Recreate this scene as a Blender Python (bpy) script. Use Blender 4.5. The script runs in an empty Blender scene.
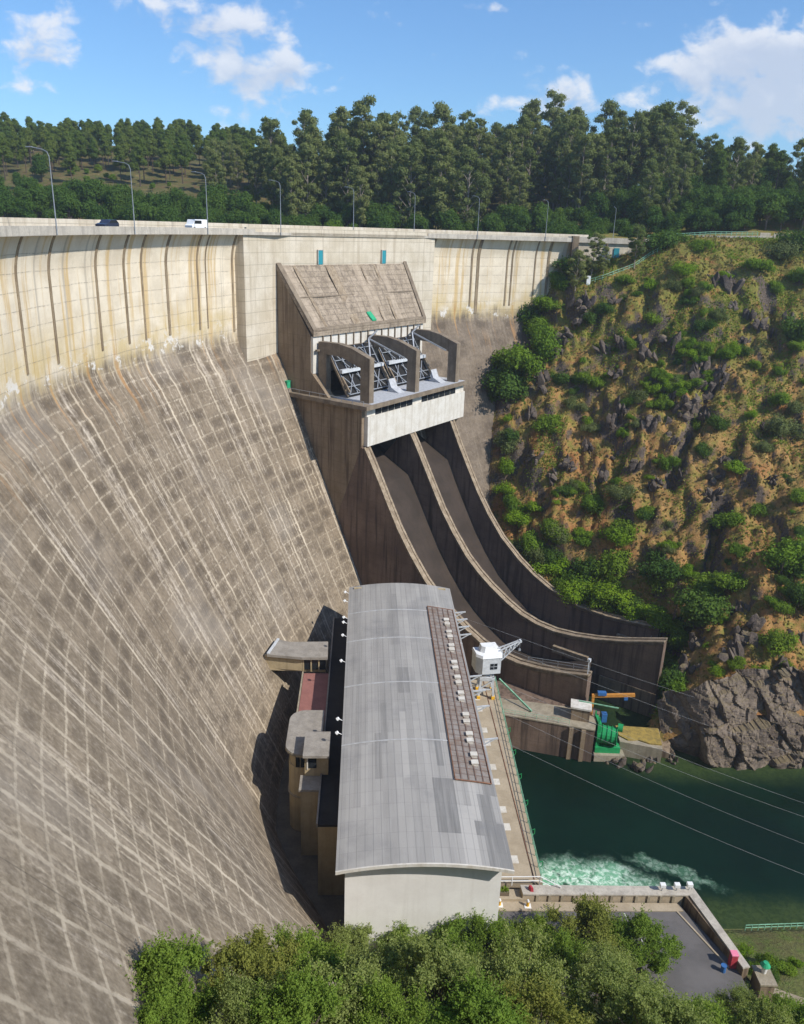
import bpy, bmesh, math, random
import numpy as np
from mathutils import Vector, Matrix, noise

random.seed(7); rng = np.random.default_rng(7)
S = bpy.context.scene
COL = S.collection
PI = math.pi

# ------------------------------------------------------------------ camera
F = 800.0
TH, ROLL = math.radians(19.67), math.radians(2.0)
CAM = np.array([0, 0, 95.0])
_r = np.array([1, 0, 0.]); FW = np.array([0, math.cos(TH), -math.sin(TH)]); _u = np.array([0, math.sin(TH), math.cos(TH)])
RT = math.cos(ROLL) * _r + math.sin(ROLL) * _u
UP = -math.sin(ROLL) * _r + math.cos(ROLL) * _u
cd = bpy.data.cameras.new('camera'); cam = bpy.data.objects.new('camera', cd); COL.objects.link(cam)
cd.sensor_fit = 'HORIZONTAL'; cd.sensor_width = 36; cd.lens = 36 * F / 804; cd.clip_start = 0.5; cd.clip_end = 6000
m = Matrix.Identity(4)
for i in range(3):
    m[i][0], m[i][1], m[i][2], m[i][3] = RT[i], UP[i], -FW[i], CAM[i]
cam.matrix_world = m
S.camera = cam

# ------------------------------------------------------------------ light, sky, exposure
SUN_EL, SUN_AZ = math.radians(42), math.radians(-32)       # azimuth from +X towards +Y
sdir = Vector((math.cos(SUN_EL) * math.cos(SUN_AZ), math.cos(SUN_EL) * math.sin(SUN_AZ), math.sin(SUN_EL)))
sl = bpy.data.lights.new('sun', 'SUN'); so = bpy.data.objects.new('sun', sl); COL.objects.link(so)
sl.energy = 4.0; sl.angle = math.radians(0.53); sl.color = (1.0, 0.95, 0.87)
so.rotation_euler = sdir.to_track_quat('Z', 'Y').to_euler(); so.location = (200, -150, 300)
S.view_settings.view_transform = 'Standard'; S.view_settings.look = 'None'
S.view_settings.gamma = 1; S.view_settings.exposure = 0.36; S.view_settings.use_curve_mapping = False
S.cycles.max_bounces = 6; S.cycles.diffuse_bounces = 3; S.cycles.glossy_bounces = 2; S.cycles.transparent_max_bounces = 6
S.cycles.transmission_bounces = 2; S.cycles.volume_bounces = 0; S.cycles.use_denoising = True


class NT:
    """small helper to write node trees"""
    def __init__(s, tree): s.t = tree; s.N = tree.nodes; s.L = tree.links
    def n(s, typ, ins=None, **kw):
        nd = s.N.new(typ)
        for k, v in kw.items(): setattr(nd, k, v)
        for k, v in (ins or {}).items():
            sk = nd.inputs[k]
            if hasattr(v, 'is_output') or isinstance(v, bpy.types.NodeSocket): s.L.new(v, sk)
            else: sk.default_value = v
        return nd
    def m(s, op, a, b=0.0, c=0.0, clamp=False):
        nd = s.n('ShaderNodeMath', {0: a, 1: b, 2: c}, operation=op); nd.use_clamp = clamp
        return nd.outputs[0]
    def mix(s, f, a, b, blend='MIX'):
        nd = s.n('ShaderNodeMix', {0: f, 6: a, 7: b}, data_type='RGBA', blend_type=blend)
        return nd.outputs[2]
    def ss(s, x, a, b):            # smoothstep
        return s.n('ShaderNodeMapRange', {0: x, 1: a, 2: b, 3: 0.0, 4: 1.0}, interpolation_type='SMOOTHSTEP').outputs[0]
    def noise(s, vec, scale, detail=4, rough=.55, dist=0.0):
        return s.n('ShaderNodeTexNoise', {'Vector': vec, 'Scale': scale, 'Detail': detail, 'Roughness': rough, 'Distortion': dist}).outputs[0]
    def vmul(s, v, xyz):
        return s.n('ShaderNodeVectorMath', {0: v, 1: xyz}, operation='MULTIPLY').outputs[0]


def c4(c): return (c[0], c[1], c[2], 1.0)


def px_ray(x, y): return FW + RT * (x - 402) / F + UP * (512 - y) / F


W = bpy.data.worlds.new('World'); S.world = W; W.use_nodes = True
q = NT(W.node_tree); q.N.clear()
sky = q.n('ShaderNodeTexSky', sky_type='NISHITA', sun_disc=False, sun_elevation=SUN_EL, sun_rotation=PI / 2 - SUN_AZ, altitude=120,
          air_density=1.0, dust_density=0.6, ozone_density=2.5)
tc = q.n('ShaderNodeTexCoord')
sx = q.n('ShaderNodeSeparateXYZ', {0: tc.outputs['Generated']})
yy = q.m('MAXIMUM', sx.outputs[1], 0.05)
A_ = q.m('DIVIDE', sx.outputs[0], yy); B_ = q.m('DIVIDE', sx.outputs[2], yy)
cv = q.n('ShaderNodeCombineXYZ', {0: A_, 1: q.m('MULTIPLY', B_, 1.5), 2: 0.0}).outputs[0]
# directions (azimuth tangent, elevation tangent) of the cumulus heaps: centre, half width, half height, weight
CLOUDS = [(35, 50, 44, 19, 1.0), (40, 16, 36, 11, .55), (22, 88, 34, 9, .9), (225, 24, 72, 20, 1.0), (150, 2, 45, 12, .75), (238, 64, 75, 13, .9),
          (262, 84, 55, 16, .6), (265, 106, 60, 14, .55), (290, 60, 17, 9, .8), (485, 6, 30, 9, .85), (563, 88, 32, 17, .9), (505, 108, 60, 13, .6),
          (632, 18, 19, 9, .6), (745, 38, 75, 20, .8), (690, 66, 60, 13, .75), (795, 55, 55, 22, .85), (745, 100, 110, 30, .8), (800, 112, 80, 32, .85),
          (610, 105, 55, 14, .55), (110, 70, 22, 9, .3), (375, 20, 30, 10, .22), (520, 50, 26, 9, .2)]


def cloud_sum(dv):
    tot = None
    for (cx, cy, rx, ry, w) in CLOUDS:
        d = px_ray(cx, cy); a, b = d[0] / d[1], d[2] / d[1]
        e = q.m('MULTIPLY', q.m('SUBTRACT', A_, a), F / rx * 1.3)
        g = q.m('MULTIPLY', q.m('SUBTRACT', q.m('ADD', B_, dv) if dv else B_, b), F / ry * 1.2)
        r2 = q.m('ADD', q.m('MULTIPLY', e, e), q.m('MULTIPLY', g, g))
        v = q.m('MULTIPLY', q.m('EXPONENT', q.m('MULTIPLY', r2, -0.9)), w)
        tot = v if tot is None else q.m('ADD', tot, v)
    return tot


n1 = q.noise(cv, 30, 7, .56, .25)
n2 = q.noise(cv, 11, 4, .5)
dens = q.m('ADD', cloud_sum(0), q.m('MULTIPLY', q.m('SUBTRACT', n1, .5), 2.1))
dens = q.m('ADD', dens, q.m('MULTIPLY', q.m('SUBTRACT', n2, .5), 1.5))
alpha = q.m('MULTIPLY', q.ss(dens, .36, 1.0), .74)
shade = q.ss(q.m('ADD', q.m('SUBTRACT', cloud_sum(0.016), .35), q.m('MULTIPLY', q.m('SUBTRACT', n1, .5), -1.6)), -.2, .8)     # thick above: greyer below
ccol = q.mix(shade, c4((8.6, 8.5, 8.5)), c4((5.6, 6.0, 6.9)))
skyc = q.mix(1.0, sky.outputs[0], c4((.78, 1.09, 1.38)), 'MULTIPLY')
full = q.mix(alpha, skyc, ccol)
bg = q.n('ShaderNodeBackground', {'Color': full, 'Strength': 0.094})
q.L.new(bg.outputs[0], q.n('ShaderNodeOutputWorld').inputs[0])

# ------------------------------------------------------------------ materials
MATS = {}


def base_mat(name):
    mt = bpy.data.materials.new(name); mt.use_nodes = True
    t = NT(mt.node_tree); t.N.clear()
    o = t.n('ShaderNodeOutputMaterial')
    p = t.n('ShaderNodeBsdfPrincipled', {'Roughness': .85, 'Specular IOR Level': .25})
    t.L.new(p.outputs[0], o.inputs[0])
    MATS[name] = mt
    return mt, t, p, o


def obco(t): return t.n('ShaderNodeTexCoord').outputs['Object']


def plain(name, col, rough=.6, metal=0.0, var=.15, scale=1.5):
    mt, t, p, o = base_mat(name)
    v = t.noise(obco(t), scale, 5, .6)
    c = t.mix(t.ss(v, .3, .7), c4([k * (1 - var) for k in col]), c4([min(1, k * (1 + var)) for k in col]))
    t.L.new(c, p.inputs['Base Color']); p.inputs['Roughness'].default_value = rough; p.inputs['Metallic'].default_value = metal
    return mt


def concrete(name, light, dark, stain, streak=.6, fleck=.5, scale=.35, bump=.25, lines=0.0, boards=None):
    """cast concrete: blotches, running water streaks down the face, fine grain, optional lift lines"""
    mt, t, p, o = base_mat(name)
    v = obco(t)
    a = t.noise(v, scale, 6, .62)
    b = t.noise(t.vmul(v, (1.1, 1.1, .055)), 1.0, 5, .6)
    g = t.noise(v, 3.2, 5, .7)
    c = t.mix(t.ss(a, .36, .66), c4(light), c4(dark))
    c = t.mix(t.m('MULTIPLY', t.ss(b, .46, .68), streak), c, c4(stain))
    c = t.mix(t.m('MULTIPLY', t.ss(g, .42, .75), fleck), c, c4([k * .62 for k in dark]))
    if lines:
        z = t.n('ShaderNodeSeparateXYZ', {0: v}).outputs[2]
        fr = t.m('FRACT', t.m('DIVIDE', t.m('ADD', z, t.m('MULTIPLY', a, .15)), 2.4))
        ln = t.m('LESS_THAN', fr, .055)
        c = t.mix(t.m('MULTIPLY', ln, lines), c, c4([k * .5 for k in dark]))
    if boards:
        dx, dy, zp, hp, amt = boards
        sp_ = t.n('ShaderNodeSeparateXYZ', {0: v})
        al = t.m('ADD', t.m('MULTIPLY', sp_.outputs[0], dx), t.m('MULTIPLY', sp_.outputs[1], dy))
        l1 = t.m('LESS_THAN', t.m('FRACT', t.m('DIVIDE', t.m('ADD', al, t.m('MULTIPLY', a, .25)), hp)), .10)
        l2 = t.m('LESS_THAN', t.m('FRACT', t.m('DIVIDE', t.m('ADD', sp_.outputs[2], t.m('MULTIPLY', a, .2)), zp)), .16)
        c = t.mix(t.m('MULTIPLY', t.m('MAXIMUM', l1, l2), t.m('MULTIPLY', t.ss(g, .3, .6), amt)), c, c4([k * .5 for k in dark]))
        row = t.n('ShaderNodeTexWhiteNoise', {'W': t.m('FLOOR', t.m('DIVIDE', al, hp))}, noise_dimensions='1D').outputs[0]
        c = t.mix(t.m('MULTIPLY', t.ss(row, .55, .95), .35), c, c4([min(1, k * 1.2) for k in light]))
    t.L.new(c, p.inputs['Base Color']); p.inputs['Roughness'].default_value = .9
    bp = t.n('ShaderNodeBump', {'Height': g, 'Strength': bump, 'Distance': .12})
    t.L.new(bp.outputs[0], p.inputs['Normal'])
    return mt


def dam_mat():
    mt, t, p, o = base_mat('dam_concrete')
    uv = t.n('ShaderNodeUVMap', uv_map='face').outputs[0]
    sp = t.n('ShaderNodeSeparateXYZ', {0: uv}); u0, v0 = sp.outputs[0], sp.outputs[1]
    big = t.noise(uv, .045, 4, .55)
    mid = t.noise(uv, .22, 5, .6)
    fine = t.noise(uv, 1.6, 6, .68)
    wob = t.noise(uv, .5, 3, .5)
    u = t.m('ADD', u0, t.m('MULTIPLY', t.m('SUBTRACT', wob, .5), .9))
    v = t.m('ADD', v0, t.m('MULTIPLY', t.m('SUBTRACT', mid, .5), .5))
    uvw = t.n('ShaderNodeCombineXYZ', {0: u, 1: v, 2: 0.0}).outputs[0]
    # cast blocks: dark middles, pale lime along the joints, each block its own tone
    def brick(vec, w, h, ms):
        b_ = t.n('ShaderNodeTexBrick', {'Vector': vec, 'Color1': c4((0, 0, 0)), 'Color2': c4((1, 1, 1)), 'Mortar': c4((.5, .5, .5)), 'Scale': 1.0,
                                        'Mortar Size': ms, 'Mortar Smooth': 1.0, 'Bias': 0.0, 'Brick Width': w, 'Row Height': h}, offset=0.0, squash=1.0)
        return b_.outputs[0], b_.outputs[1]
    cell, m1 = brick(uvw, 4.9, 2.36, .80)
    def lines(x, pitch, w0, w1):           # 1 on the joint, fading to 0
        f_ = t.m('ABSOLUTE', t.m('SUBTRACT', t.m('FRACT', t.m('DIVIDE', x, pitch)), .5))
        return t.ss(f_, .5 - w0, .5 - w1)
    stretch = t.noise(t.n('ShaderNodeCombineXYZ', {0: u0, 1: t.m('MULTIPLY', v0, .03), 2: 0.0}).outputs[0], .62, 5, .66)
    half = t.ss(t.noise(uv, .06, 3, .5), .45, .58)
    calm = t.ss(u0, -40.0, 30.0)                                   # blocks are crisp in the middle of the face, washed out at its near end
    far = t.m('SUBTRACT', 1.0, t.m('MULTIPLY', t.ss(u0, 158.0, 166.0), .72))
    vl = t.m('MAXIMUM', lines(u, 4.9, .115, .02), t.m('MULTIPLY', lines(t.m('ADD', u, 1.2), 2.45, .14, .03), t.m('MULTIPLY', half, .8)))
    hl = t.m('MULTIPLY', lines(v, 2.36, .12, .025), t.m('SUBTRACT', .88, t.m('MULTIPLY', calm, .20)))
    mortar = t.m('MAXIMUM', vl, hl)
    tone = t.m('ADD', t.m('MULTIPLY', cell, .22), t.m('ADD', t.m('MULTIPLY', mid, .75), t.m('MULTIPLY', fine, .65)))
    low = t.mix(t.ss(tone, .45, 1.15), c4((.108, .083, .057)), c4((.27, .214, .152)))
    grit = t.noise(uv, 4.5, 4, .7)
    along = t.m('ADD', t.m('MULTIPLY', stretch, t.m('ADD', .45, t.m('MULTIPLY', calm, .55))), t.m('MULTIPLY', t.m('SUBTRACT', 1.0, calm), .30))
    limef = t.m('MULTIPLY', t.ss(t.m('ADD', mortar, t.m('ADD', t.m('MULTIPLY', t.m('SUBTRACT', fine, .5), 1.5), t.m('MULTIPLY', t.m('SUBTRACT', grit, .5), .7))), .38, 1.05), t.ss(t.m('ADD', along, t.m('MULTIPLY', mid, .35)), .46, .86))
    # bleaching towards the toe, where blocks fade
    toe = t.m('MAXIMUM', t.ss(v0, 44.0, 4.0), t.m('MULTIPLY', t.m('SUBTRACT', 1.0, calm), .9))
    low = t.mix(t.m('MULTIPLY', toe, .40), low, t.mix(t.ss(fine, .3, .7), c4((.175, .140, .098)), c4((.41, .345, .255))))
    limef = t.m('MULTIPLY', limef, t.m('MULTIPLY', far, t.m('ADD', .9, t.m('MULTIPLY', calm, .1))))
    core = t.m('MULTIPLY', t.m('SUBTRACT', 1.0, t.m('MAXIMUM', lines(u, 4.9, .26, .10), lines(v, 2.36, .34, .14))), t.ss(t.m('ADD', t.m('MULTIPLY', cell, .5), t.m('ADD', t.m('MULTIPLY', fine, .5), t.m('MULTIPLY', mid, .5))), .95, .62))
    low = t.mix(t.m('MULTIPLY', t.m('MULTIPLY', core, far), t.m('ADD', .18, t.m('MULTIPLY', calm, .14))), low, c4((.07, .053, .041)))
    patch = t.ss(t.noise(uv, .075, 4, .6), .34, .60)
    limef = t.m('MULTIPLY', limef, t.m('ADD', .35, t.m('MULTIPLY', patch, .65)))
    low = t.mix(limef, low, c4((.58, .495, .375)))
    # pale wash bands running down whole monolith joints
    u1 = t.n('ShaderNodeCombineXYZ', {0: u0, 1: t.m('MULTIPLY', v0, .010), 2: 0.0}).outputs[0]
    band = t.noise(u1, .40, 6, .72)
    low = t.mix(t.m('MULTIPLY', t.m('MULTIPLY', t.ss(t.m('ADD', band, t.m('MULTIPLY', t.m('SUBTRACT', fine, .5), .25)), .52, .68), t.ss(t.noise(uv, .13, 5, .7), .34, .62)), t.m('MULTIPLY', far, t.m('ADD', .6, t.m('MULTIPLY', calm, .35)))), low, c4((.56, .48, .385)))
    low = t.mix(t.m('MULTIPLY', t.ss(t.noise(u1, 1.1, 4, .65), .54, .72), t.m('ADD', .16, t.m('MULTIPLY', calm, .39))), low, c4((.085, .067, .054)))
    low = t.mix(t.m('MULTIPLY', t.m('MULTIPLY', t.ss(big, .50, .68), .35), far), low, c4((.32, .28, .235)))
    low = t.mix(t.m('MULTIPLY', t.ss(fine, .56, .74), .4), low, c4((.36, .30, .245)))
    low = t.mix(t.m('MULTIPLY', t.m('SUBTRACT', 1.0, far), .75), low, t.mix(t.ss(tone, .5, 1.1), c4((.085, .065, .05)), c4((.19, .15, .115))))
    # thin black construction joints
    jf = t.m('ABSOLUTE', t.m('SUBTRACT', t.m('FRACT', t.m('DIVIDE', t.m('ADD', u0, t.m('MULTIPLY', mid, .5)), 14.7)), .5))
    low = t.mix(t.m('MULTIPLY', t.m('LESS_THAN', jf, .0045), .45), low, c4((.06, .05, .045)))
    # upper, newer face: cream, lift lines, ochre and grey runs
    run = t.noise(t.n('ShaderNodeCombineXYZ', {0: t.m('MULTIPLY', u0, 1.0), 1: t.m('MULTIPLY', v0, .05), 2: 0.0}).outputs[0], .55, 6, .62)
    hi = t.mix(t.ss(mid, .35, .68), c4((.72, .63, .49)), c4((.60, .515, .39)))
    hi = t.mix(t.m('MULTIPLY', t.ss(run, .49, .63), .75), hi, c4((.53, .36, .15)))
    hi = t.mix(t.m('MULTIPLY', t.ss(t.noise(u1, .62, 4, .6), .58, .70), .55), hi, c4((.30, .26, .21)))
    ochre = t.m('MULTIPLY', t.ss(v0, 83.0, 73.0), t.ss(t.noise(uv, .16, 4, .6), .33, .62))
    hi = t.mix(t.m('MULTIPLY', ochre, .66), hi, c4((.50, .37, .14)))
    lf = t.m('FRACT', t.m('DIVIDE', t.m('ADD', v, -.2), 2.36))
    hi = t.mix(t.m('MULTIPLY', t.m('LESS_THAN', lf, .05), t.m('MULTIPLY', t.ss(fine, .35, .6), .6)), hi, c4((.22, .18, .14)))
    hi = t.mix(t.m('MULTIPLY', t.ss(fine, .55, .8), .35), hi, c4((.36, .30, .22)))
    edge = t.m('ADD', v0, t.m('ADD', t.m('MULTIPLY', t.m('SUBTRACT', run, .5), 9.0), t.m('MULTIPLY', t.m('SUBTRACT', mid, .5), 5.0)))
    col = t.mix(t.ss(edge, 70.0, 74.6), low, hi)
    drip = t.m('MULTIPLY', t.m('MULTIPLY', t.ss(v0, 60.0, 70.0), t.ss(v0, 77.0, 73.0)), t.ss(run, .56, .64))
    col = t.mix(t.m('MULTIPLY', drip, .7), col, c4((.40, .22, .09)))
    white = t.m('MULTIPLY', t.m('MULTIPLY', t.ss(v0, 70.5, 72.5), t.ss(v0, 77.0, 73.0)), t.ss(t.noise(uv, .28, 6, .7), .55, .60))
    col = t.mix(white, col, c4((.66, .62, .56)))
    t.L.new(col, p.inputs['Base Color']); p.inputs['Roughness'].default_value = .93
    h = t.m('ADD', t.m('MULTIPLY', mortar, -.35), t.m('MULTIPLY', fine, .9))
    bp = t.n('ShaderNodeBump', {'Height': h, 'Strength': .3, 'Distance': .15}); t.L.new(bp.outputs[0], p.inputs['Normal'])
    return mt


dam_mat()
concrete('pale_concrete', (.62, .55, .44), (.52, .45, .34), (.34, .27, .185), .5, .25, .25, .2, .5)
concrete('crest_concrete', (.52, .47, .395), (.42, .38, .32), (.22, .19, .16), .4, .4, .4)
concrete('beam_white', (.66, .63, .57), (.58, .54, .47), (.36, .30, .22), .4, .3, .5, .2)
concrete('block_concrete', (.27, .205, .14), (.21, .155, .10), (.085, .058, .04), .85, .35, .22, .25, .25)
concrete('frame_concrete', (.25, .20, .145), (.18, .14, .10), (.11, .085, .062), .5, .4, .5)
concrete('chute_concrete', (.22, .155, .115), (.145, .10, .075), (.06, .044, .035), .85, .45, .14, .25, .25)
concrete('chute_bed', (.06, .044, .034), (.04, .03, .023), (.03, .024, .02), .3, .4, .15)  # bed colour darkened to match the shading of the chute walls
concrete('coping', (.36, .285, .20), (.22, .165, .11), (.12, .09, .065), .3, .7, .9)
concrete('joint_stain_shadow', (.31, .24, .155), (.22, .165, .105), (.085, .062, .042), .6, .4, .4)
concrete('slab_concrete', (.39, .315, .235), (.27, .215, .155), (.12, .09, .07), .6, .75, .55, .5, 0, (.5684, .8228, 1.1, 2.1, .75))
concrete('quay_concrete', (.36, .31, .23), (.27, .23, .165), (.17, .14, .10), .4, .4, .4)
concrete('deck_concrete', (.43, .355, .255), (.35, .285, .20), (.25, .19, .13), .1, .35, .35)
concrete('ochre_wall', (.46, .37, .23), (.39, .31, .19), (.26, .20, .12), .45, .2, .4)
concrete('front_wall', (.78, .755, .72), (.72, .69, .655), (.60, .57, .53), .3, .1, .25, .08)
concrete('flat_roof', (.33, .30, .26), (.25, .225, .195), (.15, .13, .11), .1, .5, .6)
concrete('tar_roof', (.035, .034, .036), (.026, .026, .028), (.02, .02, .02), .1, .3, .6)
concrete('red_deck', (.30, .135, .115), (.25, .11, .095), (.17, .085, .075), .1, .3, .6)
concrete('dirt_floor', (.16, .14, .115), (.11, .10, .08), (.08, .07, .055), .1, .4, .4)
plain('platform_grey', (.42, .43, .45), .7)
plain('white_paint', (.78, .78, .77), .45, 0, .05)
plain('white_steel', (.52, .54, .56), .4, 0, .12)
plain('lamp_grey', (.24, .26, .28), .5)
plain('seam_metal', (.42, .42, .42), .6)
plain('galvanised', (.38, .40, .43), .45, .4, .15)
plain('green_paint', (.02, .27, .09), .45, 0, .12)
plain('pale_green', (.20, .40, .27), .6, 0, .25)
plain('orange_paint', (.55, .24, .05), .5, 0, .1)
plain('blue_paint', (.04, .13, .33), .5)
plain('turquoise', (.03, .25, .30), .5, 0, .08)
plain('red_paint', (.45, .05, .07), .45)
plain('pink_paint', (.75, .22, .32), .5)
plain('yellow_paint', (.75, .42, .03), .5)
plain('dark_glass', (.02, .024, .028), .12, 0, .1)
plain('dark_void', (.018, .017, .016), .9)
plain('black_rubber', (.02, .02, .02), .8)
plain('rust', (.20, .10, .06), .85, 0, .35)
plain('terracotta', (.45, .19, .11), .8)
plain('house_wall', (.70, .66, .58), .8)
plain('wire_metal', (.34, .35, .36), .5, .3)
plain('bark', (.13, .10, .08), .9, 0, .3)
plain('pale_bark', (.30, .25, .20), .9, 0, .3)
plain('dark_bark', (.09, .065, .05), .9, 0, .3)
plain('green_tarp', (.03, .33, .16), .6)

mt, t, p, o = base_mat('asphalt')
v = obco(t)
c = t.mix(t.ss(t.noise(v, .25, 5, .6), .35, .65), c4((.145, .134, .128)), c4((.105, .098, .094)))
c = t.mix(t.m('MULTIPLY', t.ss(t.noise(v, 6, 3, .7), .5, .8), .4), c, c4((.15, .14, .14)))
t.L.new(c, p.inputs['Base Color'])
plain('road_paint', (.62, .61, .58), .7, 0, .1)

# metal roof: sheets tinted one by one, ribs, faint rust runs
mt, t, p, o = base_mat('roof_sheet')
at = t.n('ShaderNodeAttribute', attribute_name='tint').outputs['Fac']
uv = t.n('ShaderNodeUVMap', uv_map='roof').outputs[0]
sp = t.n('ShaderNodeSeparateXYZ', {0: uv})
st = t.noise(t.vmul(uv, (1.6, .07, 1)), 1.0, 5, .62)
bl = t.noise(uv, .12, 5, .6)
c = t.mix(at, c4((.165, .16, .152)), c4((.43, .41, .38)))
c = t.mix(t.m('MULTIPLY', t.ss(st, .42, .68), .40), c, c4((.40, .385, .365)))
c = t.mix(t.m('MULTIPLY', t.ss(bl, .48, .70), .38), c, c4((.16, .16, .165)))
fr = t.m('FRACT', t.m('MULTIPLY', sp.outputs[0], 1.0))
rib = t.m('LESS_THAN', fr, .07)
c = t.mix(t.m('MULTIPLY', rib, .35), c, c4((.12, .12, .12)))
fy = t.m('LESS_THAN', t.m('FRACT', t.m('DIVIDE', sp.outputs[1], 2.6)), .025)
c = t.mix(t.m('MULTIPLY', fy, .25), c, c4((.12, .12, .12)))
t.L.new(c, p.inputs['Base Color']); p.inputs['Roughness'].default_value = .62; p.inputs['Specular IOR Level'].default_value = .35
t.L.new(t.n('ShaderNodeBump', {'Height': rib, 'Strength': .5, 'Distance': .05}).outputs[0], p.inputs['Normal'])

# rusty corrugated strip
mt, t, p, o = base_mat('rusty_sheet')
uv = t.n('ShaderNodeUVMap', uv_map='roof').outputs[0]
sp = t.n('ShaderNodeSeparateXYZ', {0: uv})
a = t.noise(uv, .55, 6, .7); b = t.noise(t.vmul(uv, (.4, 2.0, 1)), .9, 5, .7)
c = t.mix(t.ss(a, .38, .66), c4((.26, .235, .215)), c4((.20, .155, .125)))
c = t.mix(t.m('MULTIPLY', t.ss(b, .52, .70), .45), c, c4((.25, .125, .065)))
l1 = t.m('LESS_THAN', t.m('FRACT', t.m('MULTIPLY', sp.outputs[1], .8)), .16)
l2 = t.m('LESS_THAN', t.m('FRACT', t.m('MULTIPLY', sp.outputs[0], 1.02)), .10)
c = t.mix(t.m('MULTIPLY', t.m('MAXIMUM', l1, l2), .7), c, c4((.13, .09, .075)))
t.L.new(c, p.inputs['Base Color'])

# water of the tailrace: deep green, ripples, aerated boil where the turbines discharge
mt, t, p, o = base_mat('river_water')
v = obco(t)
sp = t.n('ShaderNodeSeparateXYZ', {0: v})
wx = t.m('ADD', sp.outputs[0], t.m('MULTIPLY', t.m('SUBTRACT', t.noise(v, .22, 5, .6), .5), 9.0))
wy = t.m('ADD', sp.outputs[1], t.m('MULTIPLY', t.m('SUBTRACT', t.noise(t.n('ShaderNodeVectorMath', {0: v, 1: (31, 7, 0)}).outputs[0], .22, 5, .6), .5), 7.0))
e1 = t.m('POWER', t.m('DIVIDE', t.m('SUBTRACT', wx, 30.0), 14.0), 2.0)
e2 = t.m('POWER', t.m('DIVIDE', t.m('SUBTRACT', wy, 94.0), 9.5), 2.0)
foam_m = t.ss(t.m('ADD', e1, e2), 1.25, .05)
e3 = t.m('POWER', t.m('DIVIDE', t.m('SUBTRACT', wx, 45), 7.5), 2.0)
e4 = t.m('POWER', t.m('DIVIDE', t.m('SUBTRACT', t.m('ADD', wy, t.m('MULTIPLY', t.m('SUBTRACT', wx, 45), .45)), 101.0), 1.6), 2.0)
tail = t.m('MULTIPLY', t.ss(t.m('ADD', e3, e4), 1.2, .0), .25)
foam_m = t.m('MAXIMUM', foam_m, tail)
fn = t.noise(v, .35, 7, .62, 1.2); ff = t.noise(v, 1.3, 6, .7, .8)
boil = t.m('MULTIPLY', foam_m, t.ss(fn, .22, .58))
spots = t.m('MULTIPLY', t.ss(t.noise(v, .5, 7, .75, .6), .70, .78), t.ss(sp.outputs[1], 122.0, 100.0))
deep = t.mix(t.ss(t.noise(v, .05, 4, .6), .35, .65), c4((.003, .012, .007)), c4((.004, .018, .010)))
sh1 = t.ss(t.m('SUBTRACT', sp.outputs[1], t.m('ADD', t.m('MULTIPLY', sp.outputs[0], .02), t.m('MULTIPLY', t.noise(v, .18, 4, .6), 5.0))), 117.5, 124.5)
sh1 = t.m('MULTIPLY', sh1, t.ss(sp.outputs[0], 38.0, 52.0))
sh2 = t.m('MULTIPLY', t.ss(t.m('ADD', sp.outputs[1], t.m('MULTIPLY', t.noise(v, .2, 4, .6), 5.0)), 101.0, 95.0), t.ss(sp.outputs[0], 46.0, 49.0))
deep = t.mix(t.m('MULTIPLY', t.m('MAXIMUM', sh1, sh2), .8), deep, t.mix(t.ss(ff, .35, .65), c4((.03, .05, .016)), c4((.055, .08, .025))))
c = t.mix(boil, deep, c4((.20, .46, .28)))
c = t.mix(t.m('MULTIPLY', t.m('MULTIPLY', foam_m, t.ss(ff, .42, .64)), .92), c, c4((.72, .84, .72)))
c = t.mix(t.m('MULTIPLY', spots, .22), c, c4((.3, .42, .38)))
t.L.new(c, p.inputs['Base Color'])
t.L.new(t.m('ADD', .16, t.m('MULTIPLY', boil, .5)), p.inputs['Roughness']); p.inputs['Specular IOR Level'].default_value = .08
hh = t.m('ADD', t.m('MULTIPLY', t.noise(v, 1.1, 5, .6, .3), .5), t.m('MULTIPLY', boil, t.m('MULTIPLY', fn, 2.0)))
t.L.new(t.n('ShaderNodeBump', {'Height': hh, 'Strength': .35, 'Distance': .25}).outputs[0], p.inputs['Normal'])


def ground_mat(name, green, dry, soil, rock, gw=.5, sw=.5):
    mt, t, p, o = base_mat(name)
    geo = t.n('ShaderNodeNewGeometry'); v = geo.outputs['Position']
    nz = t.n('ShaderNodeSeparateXYZ', {0: geo.outputs['Normal']}).outputs[2]
    a = t.noise(v, .07, 5, .62); b = t.noise(v, .33, 6, .68); g = t.noise(v, 2.3, 5, .72)
    z = t.n('ShaderNodeSeparateXYZ', {0: v}).outputs[2]
    c = t.mix(t.ss(t.m('ADD', t.m('MULTIPLY', a, .6), t.m('MULTIPLY', b, .4)), .5 - .12 * sw, .5 + .06), c4(soil), c4(dry))
    gm = t.m('ADD', b, t.m('MULTIPLY', t.ss(z, 35.0, 85.0), .13))
    c = t.mix(t.m('MULTIPLY', t.ss(gm, .60 - .12 * gw, .66), .85), c, c4(green))
    c = t.mix(t.m('MULTIPLY', t.ss(g, .38, .72), .55), c, c4([k * .45 for k in soil]))
    c = t.mix(t.m('MULTIPLY', t.ss(t.noise(v, 5.0, 3, .6), .55, .75), .45), c, c4([min(1, k * 1.5) for k in dry]))
    c = t.mix(t.ss(t.m('ADD', nz, t.m('MULTIPLY', t.m('SUBTRACT', b, .5), .5)), .56, .40), c, t.mix(t.ss(g, .35, .65), c4(rock), c4([k * .5 for k in rock])))
    t.L.new(c, p.inputs['Base Color']); p.inputs['Roughness'].default_value = .95
    t.L.new(t.n('ShaderNodeBump', {'Height': t.m('ADD', g, b), 'Strength': .7, 'Distance': .5}).outputs[0], p.inputs['Normal'])
    return mt


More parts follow.
